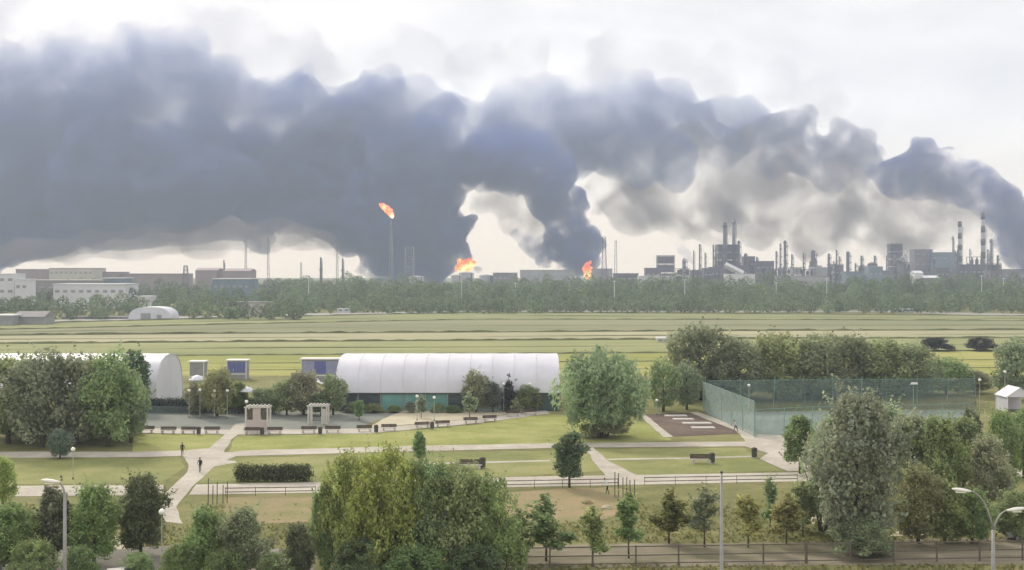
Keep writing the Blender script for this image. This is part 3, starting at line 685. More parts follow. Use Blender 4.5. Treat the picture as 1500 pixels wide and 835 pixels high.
def build_trees():
    make_protos()
    g1 = 'trees in the grove left of the lawn'
    for a in [('round2', 12, 650, 515, 105, OLIVE, 'grey green tree at the outer left end of the grove'),
              ('round', 62, 655, 506, 105, GREYG, 'tall rounded tree second from the outer end of the left grove'),
              ('round2', 112, 652, 515, 110, GREYG, 'broad grey green tree in the middle of the left grove, behind the small round tree'),
              ('round', 158, 654, 508, 100, OLIVE, 'tall olive tree near the lawn end of the left grove'),
              ('round', 192, 648, 540, 62, GREYG, 'narrow tree at the lawn edge of the left grove above the path'),
              ('oval', 196, 602, 508, 62, DARKG, 'dark tree standing in front of the open tent end at left'),
              ('thicket', 40, 640, 560, 120, GREYG, 'low bushy tree filling the outer part of the left grove'),
              ('thicket', 150, 640, 572, 120, GREYG, 'low bushy tree filling the lawn part of the left grove')]:
        tree('tree', *a, group=g1)
    tree('young_tree', 'round', 88, 672, 627, 40, BLUEG, 'small round pale tree in front of the left grove by the path')
    tree('shrub', 'round', 4, 742, 664, 46, LIGHTG, 'bright green round shrub cut by the left edge of the view', cat='shrub')
    g2 = 'trees along the dark hedge before the tents'
    for a in [('round', 318, 610, 536, 62, OLIVE, 'spreading olive tree behind the two green lamp posts and below the blue billboard'),
              ('round', 288, 607, 556, 40, GREYG, 'small tree between the open tent end and the spreading olive tree'),
              ('oval', 350, 606, 556, 36, MIDG, 'slim green tree behind the white pergola post'),
              ('round2', 388, 607, 566, 50, GREYG, 'low round tree right behind the pink panelled pergola'),
              ('round', 420, 608, 553, 50, OLIVE, 'pale olive tree between the two pergolas'),
              ('round2', 445, 608, 541, 54, GREYG, 'taller grey tree left of the second pergola under the violet kiosk'),
              ('round', 488, 608, 546, 44, OLIVE, 'olive tree at the near corner of the big white tent'),
              ('oval', 470, 610, 574, 40, DARKG, 'dark low tree right behind the second pergola')]:
        tree('tree', *a, group=g2)
    tree('young_tree', 'oval', 526, 616, 584, 19, MIDG, 'small dark green oval tree by the promenade left of the teal glazing')
    g3 = 'trees before the long side of the big tent'
    for a in [('round', 697, 604, 540, 44, GREYG, 'grey green tree against the white tent side'),
              ('oval', 722, 604, 556, 36, BLUEG, 'bluish dark tree just left of the pointed conifer'),
              ('round', 773, 602, 562, 46, MIDG, 'low round green tree right of the pointed conifer'),
              ('round', 806, 600, 558, 36, GREYG, 'round tree where the tent end meets the willow')]:
        tree('tree', *a, group=g3)
    tree('conifer_tree', 'cone', 745, 603, 545, 27, (0.085, 0.11, 0.095), 'pointed dark conifer against the right half of the white tent')
    for a in [(617, 612, 578, 20, 'pale young tree by the reddish bench on the sand court'), (688, 612, 573, 26, 'pale young tree behind the third bench from the promenade end'),
              (757, 606, 582, 18, 'pale young tree beside the benches at the promenade end')]:
        tree('young_tree', 'young', a[0], a[1], a[2], a[3], PALEG, a[4], group='young trees along the promenade')
    tree('young_tree', 'oval', 614, 680, 629, 27, MIDG, 'small dark oval tree between the two long park paths')
    tree('willow_tree', 'willow', 880, 641, 498, 148, WILL, 'large weeping willow on the lawn at the end of the white tent')
    tree('tree', 'oval', 834, 714, 628, 58, DARKG, 'dark round crowned tree on the edge of the wide path below the willow')
    g4 = 'trees in the long grove behind the sports court'
    for a in [('round', 972, 603, 524, 60, OLIVE, 'olive tree just right of the willow'),
              ('round', 1006, 600, 530, 50, GREYG, 'brownish tree between the olive tree and the teal net corner'),
              ('round2', 1026, 586, 472, 104, GREYG, 'tallest tree of the grove, at its left end behind the net corner'),
              ('round', 1082, 588, 488, 92, GREYG, 'second tall tree from the left end of the grove behind the court'),
              ('round2', 1135, 586, 484, 96, OLIVE, 'wide tree rising behind the leaning court poles'),
              ('round', 1188, 586, 487, 88, GREYG, 'grey green tree in the middle of the grove behind the court'),
              ('round2', 1236, 584, 486, 96, GREYG, 'tall tree right of the middle of the grove, above the young foreground willow'),
              ('round', 1288, 584, 492, 96, OLIVE, 'broad olive tree right of the middle of the grove behind the court'),
              ('round2', 1338, 582, 500, 88, GREYG, 'tree left of the white court lamp near the far end of the grove'),
              ('round', 1386, 578, 522, 80, OLIVE, 'lower olive tree below the two dark field bushes'),
              ('round', 1428, 576, 540, 56, GREYG, 'last low tree before the gap at the right end of the grove'),
              ('round', 1488, 586, 492, 74, GREYG, 'tall tree above the white marquee at the right edge'),
              ('thicket', 1060, 582, 538, 110, DARKG, 'dark bush under the tall trees behind the net corner'),
              ('thicket', 1180, 580, 540, 130, GREYG, 'grey undergrowth bush behind the middle of the court'),
              ('thicket', 1310, 576, 540, 130, DARKG, 'dark undergrowth bush behind the right part of the court')]:
        tree('tree', *a, group=g4)
    for a in [(1372, 514, 493, 54, 'left one of two dark bushes standing in the open field'), (1437, 514, 493, 50, 'right one of two dark bushes standing in the open field')]:
        tree('bush', 'thicket', *a[:4], (0.075, 0.075, 0.07), a[4], group='dark bushes in the field', cat='bush')
    g5 = 'trees in the right foreground'
    for a in [('oval', 1172, 694, 602, 64, MIDG, 'dark dense small tree at the end of the wide path'),
              ('tall', 1256, 806, 564, 160, (0.335, 0.375, 0.255), 'tall grey green willow in the right foreground inside the fence'),
              ('thicket', 1206, 778, 636, 96, PALEG, 'pale bushy tree leaning on the left side of the foreground willow'),
              ('tall', 1334, 735, 600, 104, PALEG, 'fresh green tree just right of the foreground willow'),
              ('tall', 1376, 742, 604, 96, MIDG, 'olive tree second to the right of the foreground willow'),
              ('tall', 1345, 796, 676, 96, OLIVE, 'low leafy tree behind the fence right of the foreground willow'),
              ('oval', 1422, 690, 594, 42, DARKG, 'small dark tree beside the court at the bend of the pale path'),
              ('tall', 1466, 728, 596, 72, OLIVE, 'green tree above the head of the double street lamp'),
              ('round', 1500, 700, 592, 60, MIDG, 'green tree cut by the right edge below the white marquee'),
              ('tall', 1298, 716, 586, 104, PALEG, 'pale tree top rising between the court and the foreground willow'),
              ('tall', 1412, 716, 606, 90, MIDG, 'green tree covering the right end of the court net'),
              ('tall', 1446, 742, 634, 84, PALEG, 'pale round tree just above the left arm of the double street lamp'),
              ('tall', 1222, 724, 600, 80, PALEG, 'pale bushy tree top peeping left behind the foreground willow'),
              ('tall', 1384, 796, 700, 84, MIDG, 'narrow tree left of the double street lamp behind the fence'),
              ('tall', 1424, 796, 712, 76, MIDG, 'bushy tree just behind the double street lamp pole'),
              ('tall', 1490, 790, 716, 84, OLIVE, 'olive tree above the grey car at the right edge')]:
        tree('tree', *a, group=g5)
    g6 = 'tall bushy trees in the middle foreground'
    for a in [('thicket', 512, 834, 652, 112, LIGHTG, 'bushy light green tree forming the left flank of the middle thicket'),
              ('thicket', 566, 842, 640, 130, LIGHTG, 'tallest light green tree of the middle thicket'),
              ('thicket', 620, 840, 660, 118, MIDG, 'mid green tree in the centre of the middle thicket'),
              ('thicket', 668, 838, 670, 132, OLIVE, 'olive tree right of centre in the middle thicket'),
              ('thicket', 716, 838, 686, 118, MIDG, 'dark green tree forming the right flank of the middle thicket'),
              ('oval', 655, 812, 668, 52, LIGHTG, 'slim light green tree rising behind the middle thicket'),
              ('thicket', 478, 836, 700, 60, MIDG, 'low bush at the left foot of the middle thicket')]:
        tree('tree', *a, group=g6)
    g7 = 'row of young trees along the dirt track'
    for a in [('young', 800, 822, 724, 74, MIDG, 'wide young green tree first in the row after the thicket'),
              ('young2', 868, 830, 740, 50, OLIVE, 'olive young tree with two stems below the red soil'),
              ('young2', 921, 818, 720, 50, MIDG, 'young green tree below the wooden stakes'),
              ('young', 980, 796, 716, 60, (0.225, 0.245, 0.095), 'full leaved young tree alone on the lawn left of the tall grey pole'),
              ('young2', 1032, 802, 712, 52, GREYG, 'grey young tree just left of the tall grey pole'),
              ('young2', 1096, 802, 724, 46, YELG, 'yellowish young tree right of the tall grey pole'),
              ('young2', 1128, 780, 698, 28, OLIVE, 'thin dark young tree behind the yellowish ones'),
              ('young', 1152, 798, 722, 52, YELG, 'second yellowish young tree at the foot of the foreground willow'),
              ('young2', 1176, 786, 704, 40, OLIVE, 'olive young tree leaning against the foreground willow'),
              ('young2', 760, 826, 744, 44, MIDG, 'small young tree tucked against the thicket at its right')]:
        tree('young_tree', *a, group=g7)
    g8 = 'trees in the left foreground by the car park'
    for a in [('tall', 14, 836, 732, 100, MIDG, 'low green tree at the left edge by the parked grey car'),
              ('oval', 78, 830, 706, 66, (0.20, 0.22, 0.145), 'dark slim tree behind the left street lamp'),
              ('tall', 138, 826, 704, 100, MIDG, 'green tree just right of the left street lamp'),
              ('tall', 206, 812, 690, 92, (0.19, 0.225, 0.12), 'dark tall tree left of the white globe lamp'),
              ('tall', 298, 846, 738, 82, MIDG, 'round tree right of the white globe lamp'),
              ('tall', 358, 846, 738, 92, GREYG, 'loose grey green tree next to the red soil patch'),
              ('tall', 436, 846, 764, 60, DARKG, 'small dark tree between the red soil and the thicket'),
              ('oval', 212, 760, 690, 40, MIDG, 'pointed tree top behind the dark tall tree beside the path')]:
        tree('tree', *a, group=g8)
    for a in [(48, 850, 786, 78, OLIVE, 'low shrub at the bottom edge between the grey car and the left street lamp'), (118, 852, 796, 60, MIDG, 'low shrub at the bottom edge just right of the left street lamp'),
              (200, 856, 806, 64, OLIVE, 'low shrub at the bottom edge right of the pale car roof'), (326, 856, 802, 74, MIDG, 'low shrub at the bottom edge below the loose grey green tree'), (402, 856, 806, 66, OLIVE, 'low shrub at the bottom edge left of the small dark tree'),
              (258, 852, 796, 56, MIDG, 'low shrub at the foot of the white globe lamp')]:
        tree('shrub', 'thicket', *a, group='shrubs by the car park', cat='shrub')
    tree('shrub', 'thicket', 1262, 816, 752, 104, GREYG, 'bushy growth round the foot of the tall foreground willow', cat='shrub')
    for a in [(532, 852, 786, 110, DARKG, 'dark low shrub under the left half of the middle thicket'), (612, 856, 794, 110, MIDG, 'dark low shrub under the centre of the middle thicket'), (694, 853, 792, 104, DARKG, 'dark low shrub under the right half of the middle thicket')]:
        tree('shrub', 'thicket', *a, group='low shrubs under the middle thicket', cat='shrub')
    tree('shrub', 'thicket', 888, 640, 598, 84, GREYG, 'bushy shrub round the foot of the large weeping willow', cat='shrub')
    for k, (px, w_) in enumerate(((517, 26), (548, 34), (577, 24), (602, 22), (641, 24), (664, 30))):
        tree('shrub', 'thicket', px, 604.5, 587 + (k % 3) * 3, w_, (GREYG, OLIVE, MIDG)[k % 3], 'low shrub at the tent foot, ' + ('first from its corner', 'second from its corner', 'left of the teal glazing', 'before the left half of the teal glazing', 'before the right half of the teal glazing', 'right of the teal glazing')[k], 'shrubs at the foot of the big tent', 'shrub')
    # clipped hedge
    V, c = leaf_cloud([(x, 0, 0.75, 0.75, 0.85, 0.8) for x in np.arange(-4.6, 4.7, 0.55)], 7000, 0.13, 31, shell=0.7, gaps=None)
    b = G(403, 705); r = empty('hedge', b, 0.0, 'clipped dark green hedge beside the wide path', 'hedge')
    o = link('foliage', leaf_mesh('foliage', V, c), r); o.color = (0.13, 0.145, 0.07, 1); o.scale = (0.95, 1, 1.35)
    sb = MB()
    for k in range(12): sb.tube([(-4.4 + k * 0.8, 0, -0.05), (-4.4 + k * 0.8, 0, 0.9)], [0.04, 0.02], 5)
    sb.obj('stems', M['bark'], r)['kind'] = 'stuff'
    # hedge behind the plaza
    V, c = leaf_cloud([(x, 0, 1.2, 1.3, 1.0, 1.5) for x in np.arange(-15, 13, 0.9)], 9000, 0.22, 32, shell=0.7, gaps=None)
    b = G(290, 604); r = empty('hedge', b, 0.0, 'long dark blue green hedge behind the plaza below the tents', 'hedge')
    o = link('foliage', leaf_mesh('foliage', V, c), r); o.color = (0.085, 0.115, 0.10, 1)
    sb = MB()
    for k in range(14): sb.tube([(-14 + k * 2, 0, -0.05), (-14 + k * 2, 0, 1.5)], [0.05, 0.03], 5)
    sb.obj('stems', M['bark'], r)['kind'] = 'stuff'
    # far wood: one mass in several depths
    rr = random.Random(5)
    for (lab, spec, n, sz, sd) in (('far', [(430, 1560, 452, 1.0)], 230000, 0.66, 41), ('leftfar', [(-60, 440, 440, 1.0)], 90000, 0.6, 42)):
        bl = []
        if lab == 'far':
            for d, zlo, zhi, st in ((735, 5, 11, 6.5), (765, 7, 13, 7), (805, 8, 15, 8), (860, 10, 17, 9), (930, 12, 19, 10), (1010, 14, 21, 11), (1100, 15, 22.5, 12)):
                x = (415 - 750) * d / FPX
                while x < (1640 - 750) * d / FPX:
                    h = rr.uniform(zlo, zhi); h *= 0.95 + 0.45 * mnoise.noise(Vector((x * 0.022, d * 0.013, 0)))
                    rx = st * rr.uniform(0.42, 0.7)
                    bl.append((x, d + rr.uniform(-14, 14), h * 0.52, rx, rx, h * 0.5)); x += st * rr.uniform(0.55, 1.0)
        else:
            for d, zlo, zhi, st in ((640, 5, 9, 6.5), (690, 6, 11, 7), (760, 7, 12, 7.5), (840, 9, 14, 8), (960, 10, 16, 9), (1080, 14, 19, 11)):
                x = (-120 - 750) * d / FPX
                while x < (440 - 750) * d / FPX:
                    pxl = x * FPX / d + 750
                    if not (d < 660 and (160 < pxl < 280 or pxl < 80)):
                        h = rr.uniform(zlo, zhi); rx = st * rr.uniform(0.42, 0.7)
                        bl.append((x, d + rr.uniform(-12, 12), h * 0.52, rx, rx, h * 0.5))
                    x += st * rr.uniform(0.55, 1.25)
        V, c = leaf_cloud(bl, n, sz, sd, shell=0.75, clump=0.5, gaps=None)
        o = link('far_wood', leaf_mesh('far_wood', V, c)); o.color = (0.170, 0.220, 0.125, 1); o['kind'] = 'stuff'
    # scruffy grass tufts along the bottom of the view
    r = np.random.default_rng(9); n = 17000
    px = r.uniform(-60, 1560, n); py = r.uniform(740, 850, n)
    keep = ~((py > 796) & (py < 828) & (px > 740)) & ~((px < 470) & (py > 800)) & ~((px > 225) & (px < 300) & (py < 770)) & ~((px > 330) & (px < 465) & (py < 766) & (r.random(n) < .97)) & ~((px > 745) & (px < 930) & (py < 762) & (r.random(n) < .97))
    px = px[keep]; py = py[keep]; n = len(px)
    d = EYE * FPX / (py - HOR); P = np.stack([(px - 750) * d / FPX, d, np.zeros(n)], 1)
    an = r.random(n) * 6.28; hh = r.uniform(.08, .28, n); wd = r.uniform(.08, .22, n)
    dx = np.stack([np.cos(an) * wd, np.sin(an) * wd, np.zeros(n)], 1); up = np.stack([r.normal(size=n) * .1, r.normal(size=n) * .1, hh], 1)
    V = np.stack([P - dx * .5, P + dx * .5, P + dx * .8 + up, P - dx * .8 + up * .8], 1).reshape(-1, 3)
    t = 0.75 + 0.5 * r.random(n); h = r.normal(size=n) * .08
    o = link('grass', leaf_mesh('grass', V, np.repeat(np.stack([t * (1 + h), t, t * (1 - h), np.ones(n)], 1), 4, 0)))
    o.color = (0.20, 0.20, 0.075, 1); o['kind'] = 'stuff'

# ================================================================== PARK OBJECTS
def build_lamps():
    def globe(px, py, head, label, group):
        b = G(px, py); h = (py - head) * b.y / FPX
        r = empty('park_lamp', b, 0, label, 'lamp', group)
        MB().tube([(0, 0, 0), (0, 0, 0.5), (0, 0, h - 0.25)], [0.07, 0.055, 0.04], 8).obj('pole', M['green_pole'], r)
        MB().lathe([(0.13, 0), (0.13, 0.08), (0.09, 0.14), (0.05, 0.3)], n=10).obj('base', M['dark_metal'], r)
        k = h - 0.25
        MB().lathe([(0.05, k - .02), (0.12, k), (0.12, k + .05), (0.06, k + .07)], n=10).obj('collar', M['dark_metal'], r)
        MB().lathe([(0.07, k + .06), (0.22, k + .16), (0.28, k + .32), (0.22, k + .48), (0.08, k + .56)], n=14).obj('globe', M['lamp_glass'], r, smooth=True)
        return r
    g = 'white headed lamp posts in the park'
    for a in [(107, 702, 659, 'globe lamp by the path in front of the left grove'), (237, 838, 751, 'nearest globe lamp, between two dark trees by the car park'),
              (277, 612, 573, 'globe lamp just right of the open tent end'), (293, 613, 572, 'globe lamp second right of the open tent end'),
              (314, 613, 573, 'globe lamp on a pale green pole under the spreading olive tree'), (333, 613, 573, 'globe lamp right of the spreading olive tree before the hedge'),
              (361, 630, 589, 'globe lamp at the left post of the pink panelled pergola'), (611, 616, 581, 'globe lamp on the sand court by the first reddish bench'),
              (636, 617, 583, 'globe lamp on the sand court between two benches'), (868, 634, 566, 'tall globe lamp in front of the willow'),
              (738, 604, 563, 'slim lamp in front of the pointed conifer'), (776, 603, 563, 'slim lamp right of the pointed conifer'),
              (962, 608, 587, 'low lamp by the flower bed at the willow edge'), (1027, 581, 541, 'lamp under the tallest grove tree'),
              (1097, 606, 565, 'globe lamp inside the teal net'), (1435, 606, 557, 'pale thick lamp post right of the sports court'),
              (1472, 600, 545, 'slim pole before the white marquee')]:
        globe(*a, g)
    # street lamp at left, one arm
    def street(px, d, toppx, label, arms, name='street_lamp'):
        x = (px - 750) * d / FPX; z = EYE + (HOR - toppx) * d / FPX
        r = empty(name, (x, d, 0), 0, label, 'street lamp')
        MB().tube([(0, 0, 0), (0, 0, 1.2), (0, 0, z * .6), (0, 0, z)], [.17, .16, .13, .09], 12).obj('pole', M['steel'], r, smooth=True)
        MB().lathe([(.3, 0), (.3, .1), (.2, .16)], n=12).obj('base_flange', M['steel'], r)
        for (dx, dy, dz) in arms:
            n_ = 7; pts = []
            for i in range(n_):
                t = i / (n_ - 1); pts.append((dx * t ** 1.25, dy * t, z - 0.1 + dz * (1 - (1 - t) ** 2)))
            a = MB().tube(pts, [.06 - .02 * i / n_ for i in range(n_)], 8).obj('arm', M['steel'], r, smooth=True)
            e = Vector(pts[-1]); sgn = 1 if dx > 0 else -1
            hd = MB()
            L_ = 1.05
            prof = [(-.12, .05, .05), (.05, .12, .08), (.35, .19, .12), (.75, .18, .11), (L_ - .1, .10, .07), (L_, .03, .03)]
            b0 = len(hd.v)
            for (u, hw, hh) in prof:
                for k in range(10):
                    an = 2 * math.pi * k / 10; hd.v.append((e.x + sgn * u, e.y + math.cos(an) * hw, e.z + math.sin(an) * hh + u * .12))
            for i in range(len(prof) - 1):
                for k in range(10):
                    hd.f.append((i * 10 + k, i * 10 + (k + 1) % 10, i * 10 + 10 + (k + 1) % 10, i * 10 + 10 + k)); hd.m.append(0)
            hd.f += [tuple(range(9, -1, -1)), tuple(50 + k for k in range(10))]; hd.m += [0, 0]
            h = hd.obj('lamp_head', M['white_paint'], r, smooth=True)
            MB().box((e.x + sgn * .5, e.y, e.z - .075), (.55, .22, .06)).obj('lens', M['lamp_glass'], h)
        return r
    street(95, 75, 722, 'grey street lamp with one arm in the left foreground', [(-.45, 0.1, .75)])
    street(1455, 75, 776, 'grey street lamp with two curved arms in the right foreground', [(-1.45, .1, 2.45), (1.0, .2, 1.25)])
    # plain tapered pole
    d = 79; x = (1057 - 750) * d / FPX; z = EYE + (HOR - 693) * d / FPX
    r = empty('utility_pole', (x, d, 0), 0, 'tall bare grey pole in the right half of the foreground', 'pole')
    MB().tube([(0, 0, 0), (0, 0, 2), (0, 0, z)], [.19, .16, .07], 12).obj('shaft', M['steel'], r, smooth=True)
    MB().lathe([(.08, z), (.10, z + .02), (.10, z + .1), (.03, z + .14)], n=12).obj('cap', M['dark_metal'], r)
    MB().lathe([(.34, 0), (.34, .12), (.23, .2)], n=12).obj('base_flange', M['steel'], r)
    # court floodlight
    b = G(1338, 604); r = empty('floodlight_mast', b, 0, 'slim court mast with a tilted white floodlight', 'floodlight')
    h = 41 * b.y / FPX
    MB().tube([(0, 0, 0), (0, 0, h)], [.09, .05], 8).obj('pole', M['teal_post'], r)
    MB().box((0, -.1, h), (1.5, .1, .1)).obj('crossbar', M['teal_post'], r)
    MB().box((0.1, -.2, h + .2), (1.3, .18, .35), taper=.8).obj('lamp_head', M['white_paint'], r)

def build_benches():
    g = 'dark backed benches along the promenade'
    def make():
        r = empty('park_bench', (0, 0, 0))
        for s in (-1, 1):
            MB().box((s * .78, 0, .20), (.22, .52, .40)).obj('support', M['concrete'], r)
        for k in range(4):
            MB().box((0, -.21 + .14 * k, .425), (2.1, .12, .05)).obj('seat_slat', M['concrete'], r)
        for k in range(3):
            MB().box((0, .29 + .03 * k, .58 + .16 * k), (2.2, .045, .14)).obj('back_slat', M['wood'], r)
        for s in (-1, 1):
            MB().tube([(s * .78, .24, .36), (s * .78, .38, .98)], .03, 6).obj('back_bracket', M['dark_metal'], r)
        return r
    first = make(); used = [0]
    lab = ['at the left end of the promenade, half behind the grove', 'second from the left end of the promenade', 'third from the left end of the promenade', 'left of where the diagonal path meets the promenade',
           'in front of the pink panelled pergola', 'just right of the pink panelled pergola', 'left of the bin below the second pergola', 'right of the bin below the second pergola',
           'left of the bin at the middle of the promenade', 'right of the bin at the middle of the promenade', 'reddish one at the sand court before the globe lamp', 'second at the sand court right of the globe lamps',
           'below the pale young tree at the sand court end', 'next to last before the willow', 'last at the top of the promenade', 'small one furthest right along the promenade']
    pos = [(214, 634), (246, 635), (276, 635), (310, 635), (369, 636), (402, 635.5), (452, 634.5), (487, 634), (534, 632.5), (570, 631), (619, 627.5), (649, 625.5), (690, 620.5), (718, 617.5), (752, 610), (778, 608)]
    for (px, py), t in zip(pos, lab):
        o = first if used[0] == 0 else copy_tree(first)
        used[0] += 1; o.location = G(px, py, 0.05) ; o.location.z = 0.05
        o.rotation_euler.z = 0.0 if px < 530 else math.radians(10 if px < 600 else 16)
        o.scale = (1.1, 1.1, 1.05)
        tag(o, 'dark backed bench ' + t, 'bench', g)
    for (px, py, t) in [(690, 687, 'dark backed bench alone on the lawn right of the middle thicket'), (1028, 679, 'dark backed bench alone on the right lawn by the thin path')]:
        o = copy_tree(first); o.location = G(px, py); o.scale = (1.35, 1.2, 1.2); tag(o, t, 'bench', 'benches on the lower lawn')
    def make_bin():
        r = empty('litter_bin', (0, 0, 0))
        MB().lathe([(.22, .08), (.25, .12), (.27, .75), (.25, .78)], n=12).obj('body', M['dark_metal'], r)
        MB().lathe([(.28, .78), (.29, .82), (.22, .92), (.05, .98)], n=12).obj('lid', M['wood'], r)
        MB().box((0, 0, .04), (.36, .36, .08)).obj('foot', M['concrete'], r)
        return r
    b0 = make_bin(); n = 0
    for (px, py, t) in [(291, 637, 'dark litter bin between the third and fourth promenade benches'), (384, 638, 'dark litter bin below the pink panelled pergola'), (469, 637, 'dark litter bin below the second pergola'),
                        (551, 634, 'dark litter bin between the two middle promenade benches'), (633, 629, 'reddish dark litter bin at the sand court'), (707, 686, 'dark litter bin beside the bench right of the thicket'),
                        (1043, 679, 'dark litter bin beside the bench on the right lawn'), (1105, 671, 'dark litter bin alone at the edge of the paved corner')]:
        o = b0 if n == 0 else copy_tree(b0); n += 1
        o.location = G(px, py); o.location.z = 0.05 if py < 640 else 0.03; s = 1.25 if py < 640 else 1.45; o.scale = (s, s, s)
        tag(o, t, 'bin', 'litter bins in the park')

def build_pergolas():
    def make(px, py, wpx, hpx, label, panels):
        b = G(px, py); w_ = wpx * b.y / FPX; h = hpx * b.y / FPX; b.z = 0.03
        r = empty('pergola', b, 0, label, 'pergola', 'white pergolas on the plaza')
        for sx_ in (-1, 1):
            for sy in (0, 1):
                MB().box((sx_ * (w_ / 2 - .12), sy * 2.2, h / 2), (.24, .24, h)).obj('post', M['pergola_paint'], r)
        for sy in (0, 1): MB().box((0, sy * 2.2, h + .1), (w_ + .3, .26, .2)).obj('beam', M['pergola_paint'], r)
        for k in range(6): MB().box((-w_ / 2 + .3 + k * (w_ - .6) / 5, 1.1, h + .27), (.12, 2.9, .14)).obj('rafter', M['pergola_paint'], r)
        if panels:
            MB().box((0, .05, h * .5), (w_ * .34, .10, h * .98)).obj('centre_panel', M['pink_paint'], r)
            for s in (-1, 1):
                MB().box((s * w_ * .30, .06, h * .24), (w_ * .24, .09, h * .46)).obj('lower_panel', M['pink_paint'], r)
                MB().box((s * w_ * .30, .3, h * .72), (w_ * .22, .06, h * .44)).obj('dark_screen', M['rail'], r)
        else:
            for s in (-.28, .22): MB().box((s * w_, .02, h / 2), (.18, .16, h * .98)).obj('post', M['pergola_paint'], r)
            MB().box((w_ * .33, .05, h * .45), (w_ * .14, .08, h * .86)).obj('screen', M['cream_paint'], r)
            MB().box((-.1, 1.4, .55), (1.7, .6, .08)).obj('swing_seat', M['wood'], r)
            for s in (-.85, .75): MB().tube([(s, 1.4, .55), (s, 1.4, h)], .02, 5).obj('chain', M['dark_metal'], r)
        return r
    make(376, 633, 34, 35, 'white pergola with pink panels at the head of the diagonal path', True)
    make(465, 622, 29, 26, 'open white pergola frame with a swing right of the panelled one', False)

def net_fence(name, pts, h, label, post_step, m_net, m_post, tilt=0.0, post_r=.07, extra=0.0):
    """posts and a net panel between each neighbouring pair"""
    org = pts[0].copy(); r = empty(name, org, 0, label, 'fence')
    P = [p - org for p in pts]; stops = []
    for a, b in zip(P, P[1:]):
        n = max(1, round((b - a).length / post_step))
        for k in range(n): stops.append(a.lerp(b, k / n))
    stops.append(P[-1])
    for i, s in enumerate(stops):
        MB().tube([s + Vector((0, 0, -.1)), s + Vector((tilt * (i % 3 - 1), 0, h + extra))], post_r, 6).obj('post', m_post, r)
    for a, b in zip(stops, stops[1:]):
        o = Vector((0, -.05, 0))
        MB().add([a + o, b + o, b + o + Vector((0, 0, h)), a + o + Vector((0, 0, h)), a + o + Vector((0, .012, 0)), b + o + Vector((0, .012, 0)), b + o + Vector((0, .012, h)), a + o + Vector((0, .012, h))],
                 [(0, 1, 2, 3), (7, 6, 5, 4)]).obj('net_panel', m_net, r)
        MB().tube([a + Vector((0, 0, h)), b + Vector((0, 0, h))], .03, 5).obj('top_rail', m_post, r)
    return r
